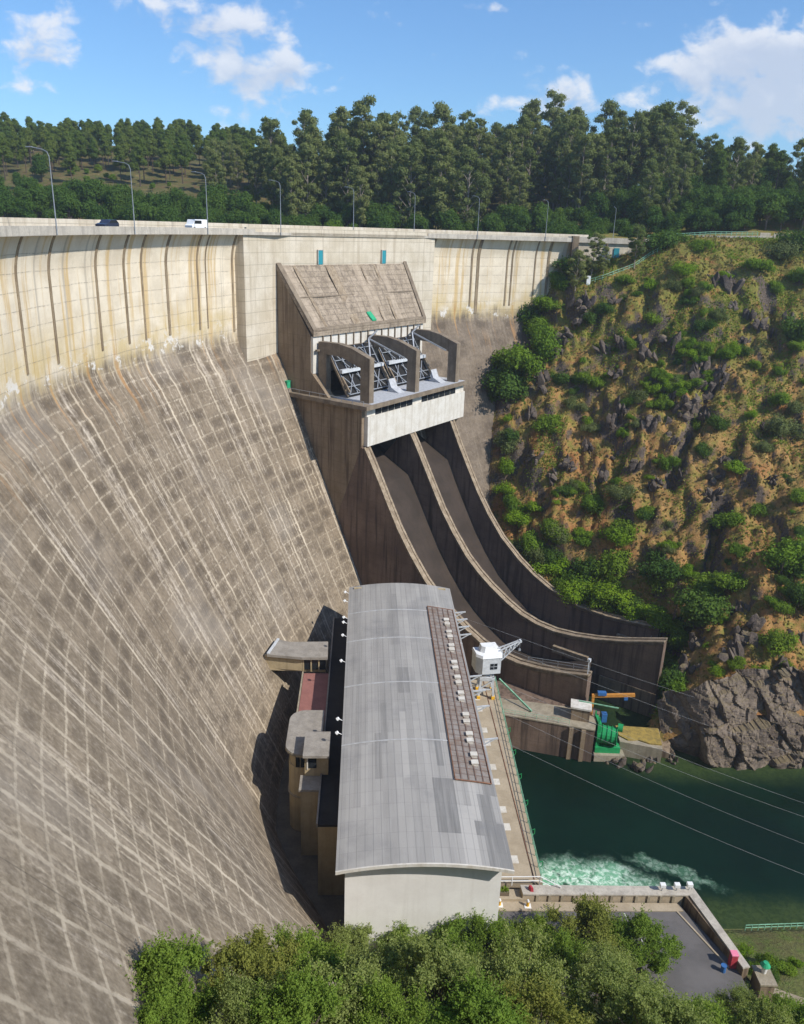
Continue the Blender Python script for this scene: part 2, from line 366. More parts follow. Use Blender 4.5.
ground_mat('hill_ground', (.14, .175, .026), (.38, .225, .078), (.33, .150, .052), (.15, .115, .09), 1.2, 1.1)
ground_mat('far_ground', (.085, .10, .026), (.25, .185, .075), (.15, .10, .045), (.25, .19, .13), .7, .6)
ground_mat('near_ground', (.05, .075, .02), (.16, .13, .055), (.11, .085, .05), (.14, .12, .10), .9, .6)
ground_mat('bank_ground', (.11, .17, .03), (.19, .20, .06), (.14, .13, .05), (.14, .12, .10), 1.2, .6)

def rock_mat(nm, c_a, c_b):
    mt, t, p, o = base_mat(nm)
    v = t.n('ShaderNodeNewGeometry').outputs['Position']
    a = t.noise(v, .25, 6, .65); b = t.noise(t.vmul(v, (.8, .8, 2.0)), 1.2, 7, .72, .8)
    c = t.mix(t.ss(a, .35, .66), c4(c_a), c4(c_b))
    c = t.mix(t.m('MULTIPLY', t.ss(b, .48, .66), .7), c, c4((.055, .047, .045)))
    nz = t.n('ShaderNodeSeparateXYZ', {0: t.n('ShaderNodeNewGeometry').outputs['Normal']}).outputs[2]
    c = t.mix(t.m('MULTIPLY', t.ss(t.m('ADD', nz, t.m('MULTIPLY', b, .6)), .95, 1.25), .55), c, c4((.20, .155, .07)))
    t.L.new(c, p.inputs['Base Color']); p.inputs['Roughness'].default_value = .9
    t.L.new(t.n('ShaderNodeBump', {'Height': b, 'Strength': .8, 'Distance': .5}).outputs[0], p.inputs['Normal'])


rock_mat('rock', (.165, .13, .104), (.09, .07, .057))
rock_mat('cliff_rock', (.235, .185, .14), (.13, .10, .078))

mt, t, p, o = base_mat('dry_moss')
v = obco(t); a = t.noise(v, .9, 6, .7)
c = t.mix(t.ss(a, .38, .66), c4((.36, .25, .06)), c4((.20, .15, .05)))
t.L.new(c, p.inputs['Base Color'])


def leaf_mat(name, c1, c2, c3, trans=.25):
    mt, t, p, o = base_mat(name)
    t.N.remove(p)
    rnd = t.n('ShaderNodeObjectInfo').outputs['Random']
    v = t.n('ShaderNodeNewGeometry').outputs['Position']
    a = t.noise(v, .55, 3, .6); b = t.noise(v, 3.0, 2, .6)
    c = t.mix(t.ss(a, .36, .64), c4(c1), c4(c2))
    c = t.mix(t.m('MULTIPLY', rnd, .75), c, c4(c3))
    c = t.mix(t.m('MULTIPLY', t.ss(b, .45, .75), .45), c, c4([min(1, k * 1.7) for k in c1]))
    d = t.n('ShaderNodeBsdfDiffuse', {'Color': c}); tr = t.n('ShaderNodeBsdfTranslucent', {'Color': t.mix(1.0, c, c4((1.25, 1.35, .55)), 'MULTIPLY')})
    mx = t.n('ShaderNodeMixShader', {0: trans, 1: d.outputs[0], 2: tr.outputs[0]})
    t.L.new(mx.outputs[0], o.inputs[0])
    return mt


leaf_mat('leaf_euc', (0.15, 0.185, 0.06), (0.1, 0.135, 0.045), (0.25, 0.26, 0.1), 0.36)
leaf_mat('leaf_pine', (0.11, 0.165, 0.032), (0.075, 0.12, 0.027), (0.19, 0.22, 0.05), 0.36)
leaf_mat('leaf_dark', (0.075, 0.135, 0.028), (0.05, 0.1, 0.022), (0.105, 0.165, 0.03), 0.34)
leaf_mat('leaf_hill', (0.135, 0.225, 0.026), (0.09, 0.165, 0.022), (0.205, 0.27, 0.032), 0.36)
leaf_mat('leaf_olive', (0.145, 0.175, 0.06), (0.11, 0.14, 0.05), (0.175, 0.195, 0.08), 0.34)
leaf_mat('leaf_bright', (0.18, 0.28, 0.02), (0.13, 0.23, 0.018), (0.21, 0.3, 0.03), 0.38)
leaf_mat('leaf_near', (0.18, 0.27, 0.046), (0.14, 0.22, 0.04), (0.235, 0.3, 0.056), 0.42)
leaf_mat('leaf_near_olive', (0.26, 0.305, 0.1), (0.205, 0.25, 0.08), (0.29, 0.325, 0.11), 0.42)
leaf_mat('leaf_near_brown', (0.23, 0.25, 0.06), (0.185, 0.215, 0.055), (0.27, 0.275, 0.068), 0.42)
leaf_mat('grass_blade', (.20, .155, .05), (.13, .14, .03), (.26, .19, .075), .2)

mt = bpy.data.materials.new('haze'); mt.use_nodes = True; t = NT(mt.node_tree); t.N.clear(); MATS['haze'] = mt
t.L.new(t.n('ShaderNodeVolumePrincipled', {'Color': c4((.86, .92, 1.0)), 'Density': .0002, 'Anisotropy': .3}).outputs[0], t.n('ShaderNodeOutputMaterial').inputs['Volume'])

# ------------------------------------------------------------------ builders


def mat(n): return MATS[n]


class MB:
    def __init__(s): s.v = []; s.f = []; s.mi = []; s.cur = 0
    def add(s, vs, fs):
        b = len(s.v); s.v += [tuple(map(float, x)) for x in vs]
        for f in fs: s.f.append([b + i for i in f]); s.mi.append(s.cur)
        return s
    def prism(s, bot, top):
        n = len(bot)
        return s.add(list(bot) + list(top), [list(range(n))[::-1], list(range(n, 2 * n))] + [[i, (i + 1) % n, n + (i + 1) % n, n + i] for i in range(n)])
    def box(s, x0, x1, y0, y1, z0, z1, fr=None):
        P = [(x0, y0, z0), (x1, y0, z0), (x1, y1, z0), (x0, y1, z0), (x0, y0, z1), (x1, y0, z1), (x1, y1, z1), (x0, y1, z1)]
        if fr: P = [fr(*a) for a in P]
        return s.prism(P[:4], P[4:])
    def tube(s, pts, r, n=8, r2=None, caps=True):
        pts = [Vector(a) for a in pts]; rings = []
        for i, a in enumerate(pts):
            d = (pts[min(i + 1, len(pts) - 1)] - pts[max(i - 1, 0)]).normalized()
            x = d.orthogonal().normalized() if i == 0 else (px - d * px.dot(d)).normalized()
            px = x; y = d.cross(x)
            rr = r if r2 is None else r + (r2 - r) * i / (len(pts) - 1)
            rings.append([a + x * rr * math.cos(2 * PI * k / n) + y * rr * math.sin(2 * PI * k / n) for k in range(n)])
        vs = [b for g in rings for b in g]; fs = []
        for i in range(len(pts) - 1):
            for k in range(n): fs.append([i * n + k, i * n + (k + 1) % n, (i + 1) * n + (k + 1) % n, (i + 1) * n + k])
        if caps: fs += [list(range(n))[::-1], [(len(pts) - 1) * n + k for k in range(n)]]
        return s.add(vs, fs)
    def bar(s, a, b, w, h=None):
        a, b = Vector(a), Vector(b); h = h or w; d = (b - a).normalized()
        x = d.cross(Vector((0, 0, 1)))
        x = Vector((1, 0, 0)) if x.length < 1e-4 else x.normalized()
        y = x.cross(d)
        R = [a + x * w / 2 * i + y * h / 2 * j for i, j in ((-1, -1), (1, -1), (1, 1), (-1, 1))]
        Q = [c_ + (b - a) for c_ in R]
        return s.prism(R, Q)


def link_mesh(name, me, mats, parent=None, smooth=False):
    o = bpy.data.objects.new(name, me)
    for mm in (mats if isinstance(mats, (list, tuple)) else [mats]): me.materials.append(mat(mm))
    COL.objects.link(o)
    if parent: o.parent = parent
    if smooth: me.polygons.foreach_set('use_smooth', [True] * len(me.polygons))
    return o


def wloc(o):
    v = Vector((0, 0, 0))
    while o: v += o.location; o = o.parent
    return v


def obj(name, mb, mats, parent=None, smooth=False, bevel=0, normals=True):
    """one mesh object; vertices are given in world space and stored relative to the parent"""
    off = wloc(parent) if parent else Vector((0, 0, 0))
    me = bpy.data.meshes.new(name)
    me.from_pydata([(a[0] - off.x, a[1] - off.y, a[2] - off.z) for a in mb.v], [], mb.f)
    me.polygons.foreach_set('material_index', mb.mi)
    if normals:
        bm = bmesh.new(); bm.from_mesh(me); bmesh.ops.recalc_face_normals(bm, faces=bm.faces); bm.to_mesh(me); bm.free()
    o = link_mesh(name, me, mats, parent, smooth)
    if bevel:
        b = o.modifiers.new('bevel', 'BEVEL'); b.width = bevel; b.segments = 2; b.limit_method = 'ANGLE'
    return o


def thing(name, label, cat, loc=(0, 0, 0), group=None):
    o = bpy.data.objects.new(name, None); COL.objects.link(o); o.location = loc; o.empty_display_size = .3
    return tag(o, label, cat, group)


def tag(o, label=None, cat=None, group=None, kind=None):
    if label: o['label'] = label
    if cat: o['category'] = cat
    if group: o['group'] = group
    if kind: o['kind'] = kind
    return o


def dup(root, loc, rz=0.0, sc=1.0, label=None):
    r = root.copy(); COL.objects.link(r); r.location = loc; r.rotation_euler = (0, 0, rz)
    r.scale = (sc, sc, sc) if not isinstance(sc, tuple) else sc
    if label: r['label'] = label
    for ch in list(root.children):
        c = ch.copy(); COL.objects.link(c); c.parent = r
        for g in list(ch.children):
            d = g.copy(); COL.objects.link(d); d.parent = c
    return r


def grid_mesh(name, X, Y, Z, mats, keep=None, uv=None, uvname='face', smooth=True):
    ny, nx = X.shape
    me = bpy.data.meshes.new(name)
    idx = np.arange(nx * ny).reshape(ny, nx)
    Fq = np.stack([idx[:-1, :-1], idx[:-1, 1:], idx[1:, 1:], idx[1:, :-1]], -1).reshape(-1, 4)
    if keep is not None:
        k = keep[:-1, :-1] & keep[:-1, 1:] & keep[1:, 1:] & keep[1:, :-1]; Fq = Fq[k.reshape(-1)]
    me.from_pydata(np.stack([X, Y, Z], -1).reshape(-1, 3).tolist(), [], Fq.tolist())
    if uv is not None:
        l = me.uv_layers.new(name=uvname)
        UVv = np.stack(uv, -1).reshape(-1, 2)
        li = np.empty(len(me.loops), int); me.loops.foreach_get('vertex_index', li)
        l.data.foreach_set('uv', UVv[li].reshape(-1))
    return link_mesh(name, me, mats, None, smooth)


# frames
C0 = np.array([95.0, 106.4])                        # centre of the crest arc, which carries on under the viewer
def true_deg(deg):
    a = math.radians(deg); return math.atan2(112.0 + 136.5 * math.sin(a) - C0[1], 88.0 + 136.5 * math.cos(a) - C0[0])
def pol(R, deg, z): a = true_deg(deg); return (C0[0] + (R + 8.5) * math.cos(a), C0[1] + (R + 8.5) * math.sin(a), z)
SO = np.array([-28.54, 179.76]); SU = np.array([.5684, .8228]); SN = np.array([.8228, -.5684])
def sp3(u, n, z): return (SO[0] + SU[0] * u + SN[0] * n, SO[1] + SU[1] * u + SN[1] * n, z)
PO = np.array([4.15, 72.95]); PA = np.array([-.0535, .99857]); PR = np.array([.99857, .0535])
def ph(x, y, z): return (PO[0] + PR[0] * x + PA[0] * y, PO[1] + PR[1] * x + PA[1] * y, z)

# ------------------------------------------------------------------ the dam
ZT = 72.0


def face_R(z, k=.5):
    if z >= ZT:
        e = max(0.0, z - 86.5)
        return 137.5 - 1.5 * (e / 5.75) ** 2.2
    d = ZT - z
    return 137.5 - k * d if d > 6 else 137.5 - k * d * (d / 6) ** .6


A_END = 198.0
A_FAR = 241.0


def dam_pt(s, z, out=0.0):
    """s metres along the face, from 0 at A_END; s < 0 runs on towards the viewer"""
    dg = A_END - math.degrees(s / 137.5)
    k = float(np.interp(math.degrees(true_deg(dg)) % 360, [150, 176, 184, 192, 200, 215], [.49, .49, .51, .60, .67, .68]))
    return pol(face_R(z, k) - out, dg, z)


def s_of(deg): return math.radians(A_END - deg) * 137.5


dam = thing('arch_dam', 'tall curved concrete arch dam with a cream upper band and a darker blocky lower face', 'dam', (-30, 150, 0))
zs = np.concatenate([np.arange(-6, 66, 2.0), np.arange(66, 73, .5), np.arange(73, 86.4, 1.5), np.arange(86.5, 92.3, .25)])


def face_part(s0, s1, name):
    ss = np.arange(s0, s1 + .01, (s1 - s0) / max(2, round((s1 - s0) / 2.0)))
    P = np.array([[dam_pt(s, z) for s in ss] for z in zs])
    U_, V_ = np.meshgrid(ss, zs)
    o = grid_mesh(name, P[..., 0] + 30, P[..., 1] - 150, P[..., 2], 'dam_concrete', uv=(U_, V_))
    o.parent = dam
    return o


S_L, S_R = s_of(154.4), s_of(127.6)
face_part(s_of(A_FAR), S_L, 'downstream_face')
face_part(S_R, s_of(104), 'downstream_face')
face_part(S_L - 0.01, S_R + .01, 'downstream_face').scale = (1, 1, 1)

# upstream body and deck slabs
def arc_prism(mb, R0, R1, a0, a1, z0, z1, straight=0.0, step=1.0):
    n = max(2, int(abs(a1 - a0) / step)); A = np.linspace(a0, a1, n + 1)
    I = [pol(R0, a, 0) for a in A]; O_ = [pol(R1, a, 0) for a in A]
    if straight:
        ra = math.radians(a1); tx = np.array([-math.sin(ra), math.cos(ra)])
        for L in (I, O_): L.append((L[-1][0] + tx[0] * straight, L[-1][1] + tx[1] * straight, 0))
    vs = []; fs = []
    for i, (a, b) in enumerate(zip(I, O_)):
        vs += [(a[0], a[1], z0), (b[0], b[1], z0), (b[0], b[1], z1), (a[0], a[1], z1)]
    for i in range(len(I) - 1):
        k = 4 * i
        for j in range(4): fs.append([k + j, k + (j + 1) % 4, k + 4 + (j + 1) % 4, k + 4 + j])
    fs += [[0, 1, 2, 3], [len(vs) - 4 + j for j in (3, 2, 1, 0)]]
    mb.add(vs, fs)


b = MB(); arc_prism(b, 138.5, 143.5, 104, A_FAR, -6, 92.2); obj('upstream_body', b, 'crest_concrete', dam)
b = MB(); arc_prism(b, 134.6, 144.2, 104, A_FAR, 92.25, 92.85); obj('crest_slab', b, 'crest_concrete', dam)
b = MB()
arc_prism(b, 134.58, 134.95, 153.2, A_FAR, 92.3, 93.45)
arc_prism(b, 134.58, 134.95, 106.5, 128.6, 92.3, 93.45)
obj('parapet', b, 'crest_concrete', dam)
b = MB(); arc_prism(b, 143.7, 144.1, 104, A_FAR, 92.85, 94.3); obj('upstream_parapet', b, 'pale_concrete', dam)
b = MB(); arc_prism(b, 135.3, 136.3, 104, A_FAR, 92.85, 93.0); arc_prism(b, 142.7, 143.7, 104, A_FAR, 92.85, 93.0); obj('kerb', b, 'crest_concrete', dam)
b = MB(); arc_prism(b, 136.3, 142.7, 104, A_FAR, 92.855, 92.88); tag(obj('crest_road', b, 'asphalt'), kind='structure')
b = MB(); arc_prism(b, 139.4, 139.55, 104, A_FAR, 92.884, 92.888); tag(obj('road_marking', b, 'road_paint'), kind='structure')

# stained joint strips that follow the corbel; the thinnest one is a painted shadow
for deg, w, zl in [(182.1, .45, 76), (178.3, .5, 74.5), (172.7, .5, 75), (169.2, .5, 76), (167.0, .4, 78), (163.8, .6, 74.5), (159.7, .4, 77), (158.6, .25, 80), (155.0, .5, 73),
                   (187, .5, 75), (192, .5, 75), (127.0, 1.0, 73), (121.2, .5, 74), (120.3, .9, 72.5), (116.2, .45, 76), (115.5, .45, 75), (112.3, .4, 77), (110.5, .7, 76)]:
    s = s_of(deg); b = MB(); zz = [z for z in zs if z >= min(zl, 74.5)]
    vs = []; fs = []
    for z in zz:
        w_ = w * 1.3
        for ds, out in ((-w_ / 2, -.05), (w_ / 2, -.05), (w_ / 2 * .8, .14), (-w_ / 2 * .8, .14)):
            vs.append(dam_pt(s + ds, z, out))
    for i in range(len(zz) - 1):
        for j in range(4): fs.append([4 * i + j, 4 * i + (j + 1) % 4, 4 * i + 4 + (j + 1) % 4, 4 * i + 4 + j])
    b.add(vs, fs); obj('joint_shadow_strip', b, 'joint_stain_shadow', dam)

# flush head block over the spillway
head = MB()
a, b_ = pol(135.15, 154.6, 0), pol(135.15, 127.4, 0)
q0 = sp3(-.4, -.4, 0); q1 = sp3(42.2, 4.2, 0)
pl = [a, q0, q1, b_, pol(141, 127.4, 0), pol(141, 140, 0), pol(141, 154.6, 0)]
head.prism([(x[0], x[1], 40) for x in pl], [(x[0], x[1], 92.24) for x in pl])
obj('head_block', head, 'pale_concrete', dam)
head = MB()
pl2 = [pol(134.98, 154.2, 0), sp3(-.4, -.1, 0), sp3(42.2, 4.5, 0), pol(134.98, 127.8, 0), pol(135.9, 128, 0), sp3(42, 5.0, 0)]
ins = [pol(135.5, 154.2, 0), sp3(-.2, -.6, 0), sp3(42.0, 4.0, 0), pol(135.5, 127.8, 0)]
for i in range(3):
    quad = [pl2[i], pl2[i + 1], ins[i + 1], ins[i]]
    head.prism([(x[0], x[1], 92.2) for x in quad], [(x[0], x[1], 93.74) for x in quad])
fillp = [pl2[0], pl2[1], pl2[2], pl2[3], pol(136.2, 127.8, 0), pol(136.2, 141, 0), pol(136.2, 154.2, 0)]
head.prism([(x[0], x[1], 92.245) for x in fillp], [(x[0], x[1], 92.84) for x in fillp])
obj('head_parapet', head, 'pale_concrete', dam)

# ------------------------------------------------------------------ spillway
spw = thing('spillway', 'concrete spillway block with sloping slab roof, two lattice gates and two dark curved chutes', 'spillway', sp3(18, 25, 0))
TOPP = [(24.4, 49.6), (26, 47.0), (28, 43.5), (30.5, 39), (33.8, 33.2), (37.3, 28.2), (41.3, 23.3), (44.5, 20.4), (48, 17.8), (52.6, 15.0), (56, 13.3), (60, 12.2), (64.5, 11.8), (69, 12.2), (74, 13.1), (79.5, 14.5), (88.2, 17.4)]
RTOP = [(24.4, 49.4), (27, 44.2), (30.3, 38.2), (33.5, 32.6), (36.9, 27.6), (41, 22.6), (46.1, 18.2), (50.5, 15.2), (54.8, 13.0), (62.9, 10.6), (70, 10.3), (76, 10.7), (82.2, 11.4)]


def cut(P, nmax): return [a for a in P if a[0] <= nmax + 1e-6]


def sprism(mb, poly, u0, u1):
    mb.prism([sp3(u0, n, z) for n, z in poly], [sp3(u1, n, z) for n, z in poly])


# block body (side wall visible from the dam side)
body = [(-12, 40), (-1, 85.4), (.0, 85.7), (9.3, 72.3), (9.3, 64.4), (14.5, 59.4), (16, 58.4), (23.6, 58.4), (23.6, 56.2), (22.5, 50), (20, 46), (4, 34)]
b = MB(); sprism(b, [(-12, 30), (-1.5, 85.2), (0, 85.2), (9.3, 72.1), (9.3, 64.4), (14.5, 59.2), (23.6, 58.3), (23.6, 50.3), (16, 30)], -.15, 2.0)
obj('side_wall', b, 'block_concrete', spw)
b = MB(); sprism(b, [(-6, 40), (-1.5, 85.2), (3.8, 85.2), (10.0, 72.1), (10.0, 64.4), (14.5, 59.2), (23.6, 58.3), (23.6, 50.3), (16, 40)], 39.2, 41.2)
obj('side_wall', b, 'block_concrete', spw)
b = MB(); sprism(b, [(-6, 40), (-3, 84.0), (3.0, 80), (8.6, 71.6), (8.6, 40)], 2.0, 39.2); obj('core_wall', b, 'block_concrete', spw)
# slab roof
b = MB()
tl, tr, bl, brr = (-.3, -.2, 86.1), (41.6, 4.6, 86.1), (-.3, 10.3, 72.9), (41.4, 11.4, 72.9)
P = [np.array(sp3(*x)) for x in (tl, tr, brr, bl)]
dn = np.array([0, 0, -1.0])
NU, NV = 22, 9
b.prism([p_ + dn * .9 for p_ in P], P)
obj('sloping_slab', b, 'slab_concrete', spw)
b = MB()
def slabpt(i, j, h=0.0):
    a_ = P[0] * (1 - i) + P[1] * i; c_ = P[3] * (1 - i) + P[2] * i
    p_ = a_ * (1 - j) + c_ * j; return p_ + np.array([0, 0, h])
def rib(mb, i0, i1, h, j0=0.0, j1=1.0, low=.02):
    mb.prism([slabpt(i0, j0, low), slabpt(i1, j0, low), slabpt(i1, j1, low), slabpt(i0, j1, low)],
             [slabpt(i0, j0, h), slabpt(i1, j0, h), slabpt(i1, j1, h), slabpt(i0, j1, h)])
rib(b, 0, .03, .55); rib(b, .972, 1, .55); rib(b, .03, .972, .35, .965, 1.0); rib(b, .03, .972, .14, .485, .497)
obj('slab_kerb', b, 'frame_concrete', spw)
b = MB()
for k, (i0, i1) in enumerate([(.105, .125), (.335, .395), (.71, .728), (.60, .61)]): rib(b, i0, i1, .035, .01, .96)
obj('lime_streak', b, 'coping', spw)
# fascia under the slab with dividers
b = MB()
b.prism([sp3(0, 9.9, 64), sp3(41, 10.8, 64), sp3(41, 8.7, 64), sp3(0, 8.7, 64)], [sp3(0, 9.9, 71.95), sp3(41, 10.8, 71.95), sp3(41, 8.7, 71.95), sp3(0, 8.7, 71.95)])
obj('fascia', b, 'beam_white', spw)
b = MB()
for k in range(15):
    u = 2.9 + k * 2.6; n = 9.9 + .9 * u / 41
    b.box(u, u + .28, n - .05, n + .30, 69.2, 71.9, sp3)
b.box(.2, 40.8, 10.3, 10.9, 68.9, 69.25, sp3)
obj('fascia_divider', b, 'frame_concrete', spw)
# platform with beam below
b = MB()
b.prism([sp3(-1.6, 2, 58.45), sp3(-1.6, 26.0, 58.45), sp3(41.2, 25.3, 58.45), sp3(41.2, 10, 58.45), sp3(-.2, 10, 58.45), sp3(-.2, 2, 58.45)],
        [sp3(-1.6, 2, 59.3), sp3(-1.6, 26.0, 59.3), sp3(41.2, 25.3, 59.3), sp3(41.2, 10, 59.3), sp3(-.2, 10, 59.3), sp3(-.2, 2, 59.3)])
obj('platform_slab', b, 'frame_concrete', spw)
b = MB(); b.prism([sp3(1, 14.6, 59.3), sp3(1, 25.3, 59.3), sp3(39.8, 24.8, 59.3), sp3(39.8, 14.6, 59.3)], [sp3(1, 14.6, 59.34), sp3(1, 25.3, 59.34), sp3(39.8, 24.8, 59.34), sp3(39.8, 14.6, 59.34)])
obj('platform_floor', b, 'platform_grey', spw)
b = MB(); b.box(.7, 40.4, 22.4, 24.6, 50.1, 56.6, sp3); b.box(.8, 40.3, 22.4, 24.2, 56.6, 58.44, sp3)
obj('front_beam', b, 'beam_white', spw)
for (u0, u1) in ((3.6, 17.8), (21.4, 36.4)):
    n_ = 6; w = (u1 - u0) / n_
    for k in range(n_):
        b = MB(); b.box(u0 + k * w + .15, u0 + (k + 1) * w - .15, 24.1, 24.34, 56.62, 58.0, sp3); obj('beam_window', b, 'dark_glass', spw)
# chute walls
def chute_wall(u0, u1, prof, nend, base, cap):
    pr = cut(prof, nend)
    b = MB(); lo = [(nend, base), (60, -3), (20, -3), (14, 40), (22.6, 50.2)]
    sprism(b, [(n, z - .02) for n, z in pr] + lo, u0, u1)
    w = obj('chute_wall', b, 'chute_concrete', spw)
    b = MB(); rail = MB()
    for i in range(len(pr) - 1):
        (n0, z0), (n1, z1) = pr[i], pr[i + 1]
        for uu0, uu1, h in ((u0 - .12, u1 + .12, .22), (u0 - .12, u0 + .5, .5), (u1 - .5, u1 + .12, .5)):
            b.prism([sp3(uu0, n0, z0 - .3), sp3(uu1, n0, z0 - .3), sp3(uu1, n1, z1 - .3), sp3(uu0, n1, z1 - .3)],
                    [sp3(uu0, n0, z0 + h), sp3(uu1, n0, z0 + h), sp3(uu1, n1, z1 + h), sp3(uu0, n1, z1 + h)])
    cpp = obj('coping', b, cap, w)
    return w
chute_wall(-.1, 1.8, TOPP, 79.5, 5, 'coping')
chute_wall(17.1, 19.1, TOPP, 88.2, -3, 'coping')
chute_wall(34.6, 36.4, RTOP, 82.2, 0, 'coping')
for u0, u1, pr, ne in ((1.85, 17.05, TOPP, 74), (19.15, 34.95, RTOP, 82)):
    b = MB(); pp = [(12.6, 46)] + [(n, z - 9.5 + max(0, (n - 52)) * .24) for n, z in cut(pr, ne)]
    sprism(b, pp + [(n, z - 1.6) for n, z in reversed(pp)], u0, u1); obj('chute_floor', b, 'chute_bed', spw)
    b = MB(); b.box(u1 - 1.0, u1 - .02, ne - 9, ne - .8, pp[-1][1] - 1.2, pp[-1][1] + .35, sp3); obj('chute_ledge', b, 'coping', spw)
# dark mouth behind the beam
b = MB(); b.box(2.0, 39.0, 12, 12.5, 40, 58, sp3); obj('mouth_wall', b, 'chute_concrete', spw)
# lower plinth line on middle wall end
b = MB(); b.box(16.8, 17.05, 76, 88.3, -3, 5.6, sp3); obj('wall_plinth', b, 'block_concrete', spw)

# arched portal frames carrying the gates
for fu in (2.0, 19.2, 36.6):
    b = MB(); w0, w1 = fu - .8, fu + .8
    outer = [(10.4, 59.3), (10.4, 70.9), (16.0, 71.0), (19.5, 70.4), (24.4, 68.7), (24.4, 59.3)]
    inner = [(22.0, 59.3), (22.0, 66.6), (16.5, 68.3), (12.6, 68.4), (12.6, 59.3)]
    sprism(b, outer + inner, w0, w1)
    f_ = obj('portal_frame', b, 'frame_concrete', spw)
    b = MB()
    for z in (67.6, 65.9):
        b.box(fu + .8, fu + 1.25, 23.0, 23.6, z - .35, z + .35, sp3)
    obj('hoist_bracket', b, 'galvanised', f_)
# gates: inclined lattice frame with girder, shutters dark behind
for g0, g1 in ((2.85, 18.3), (20.1, 35.8)):
    gt = MB(); top, bot = (11.3, 69.4), (17.6, 59.6)
    def gp(u, s, off=0.0):
        return sp3(u, top[0] + (bot[0] - top[0]) * s + off * .79, top[1] + (bot[1] - top[1]) * s + off * .61)
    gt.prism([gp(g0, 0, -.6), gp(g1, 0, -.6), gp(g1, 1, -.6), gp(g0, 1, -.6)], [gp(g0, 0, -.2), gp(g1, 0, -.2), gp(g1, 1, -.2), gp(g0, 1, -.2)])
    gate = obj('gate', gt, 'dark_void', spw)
    gm = MB(); W_ = g1 - g0
    for k in range(6):
        u = g0 + .4 + (W_ - .8) * k / 5
        gm.bar(gp(u, .02, .1), gp(u, .98, .1), .2, .2)
    for s_ in (.10, .28, .82, .97): gm.bar(gp(g0 + .3, s_, .3), gp(g1 - .3, s_, .3), .18, .18)
    for k in range(3):
        u = g0 + .4 + (W_ - .8) * (2 * k) / 6; u2 = u + (W_ - .8) / 4
        gm.bar(gp(u, .6, .45), gp(u2, .97, .45), .16, .16); gm.bar(gp(u2, .6, .45), gp(u, .97, .45), .16, .16)
        gm.bar(gp(u, .08, .45), gp(u2, .45, .45), .15, .15)
    obj('lattice_brace', gm, 'galvanised', gate)  # white lattice given a duller grey, painting it as shaded steel
    gm = MB(); gm.bar(gp(g0 + .1, .52, .75), gp(g1 - .1, .52, .75), .9, .75); obj('gate_girder', gm, 'white_steel', gate)
    gm = MB()
    for k in range(12): gm.bar(gp(g0 + 3 + k * .85, .50, 1.20), gp(g0 + 3.4 + k * .85, .50, 1.20), .12, .3)
    obj('girder_hole', gm, 'dark_void', gate)
    gm = MB(); gm.bar(gp(g0 - .1, .02, -.1), gp(g0 - .1, .99, -.1), .25, .4); gm.bar(gp(g0 + .1, .62, .4), gp(g0 + .25, .93, .5), .4, .5); obj('gate_arm', gm, 'coping', gate)
    gm = MB(); gm.bar(gp(g1 + .1, .02, -.1), gp(g1 + .1, .99, -.1), .25, .4); gm.bar(gp(g1 - .4, .5, .5), gp(g1 - .2, .93, .6), .5, .6); obj('gate_arm', gm, 'coping', gate)
    gm = MB(); gm.bar(sp3(g1 - 3, 13.2, 70.6), sp3(g1 - .2, 21.5, 66.8), .3); gm.bar(sp3(g1 - 3, 13.2, 70.6), sp3(g1 - 5.2, 15.5, 66.6), .25); gm.bar(sp3(g1 - 3, 13.2, 70.6), sp3(g1 + .6, 12.8, 72.0), .28)
    obj('hoist_jib', gm, 'galvanised', gate)
    gm = MB(); gm.prism([sp3(g1 - 3.4, 19.4, 59.34), sp3(g1 - 1.0, 19.4, 59.34), sp3(g1 - 1.0, 22.4, 59.34), sp3(g1 - 3.4, 22.4, 59.34)], [sp3(g1 - 3.4, 19.4, 62.2), sp3(g1 - 1.0, 19.4, 62.2), sp3(g1 - 1.0, 20.2, 60.4), sp3(g1 - 3.4, 20.2, 60.4)])
    obj('hoist_machine', gm, 'platform_grey', gate)
# platform rails
b = MB()
for k in range(8): n = 4 + 3 * k; b.tube([sp3(-1.4, n, 59.3), sp3(-1.4, n, 60.3)], .05, 5)
b.tube([sp3(-1.4, 4, 60.3), sp3(-1.4, 25, 60.3)], .05, 5)
obj('side_rail', b, 'galvanised', spw)

for u, lab in ((12.5, 'turquoise steel door high in the cream wall, nearer the curved dam face'), (33.5, 'turquoise steel door high in the cream wall, nearer the gatehouse')):
    n = -.4 + 4.6 * (u + .4) / 42.6
    d = thing('wall_door', lab, 'door', sp3(u, n + .1, 86.1))
    b = MB(); b.box(u - .75, u + .75, n + .05, n + .30, 86.15, 89.2, sp3); obj('panel', b, 'turquoise', d)
    b = MB(); b.box(u - .9, u - .78, n + .02, n + .34, 86.15, 89.3, sp3); b.box(u + .78, u + .9, n + .02, n + .34, 86.15, 89.3, sp3); b.box(u - .9, u + .9, n + .02, n + .34, 89.22, 89.35, sp3)
    obj('frame', b, 'crest_concrete', d)
b = MB(); b.prism([slabpt(.48, .80, .06), slabpt(.515, .80, .06), slabpt(.535, .93, .06), slabpt(.50, .93, .06)], [slabpt(.48, .80, .4), slabpt(.515, .80, .4), slabpt(.535, .93, .4), slabpt(.50, .93, .4)])
tag(obj('tarpaulin', b, 'green_tarp'), 'bright green tarpaulin strip lying low on the sloping slab roof', 'tarpaulin')
b = MB(); b.box(-1.5, -.5, 2.4, 3.6, 59.31, 61.6, sp3); b.box(-1.6, -.4, 2.3, 3.7, 61.6, 61.75, sp3)
tag(obj('locker', b, 'green_tarp', bevel=.05), 'upright green locker at the end of the narrow spillway ledge beside the dam face', 'locker')

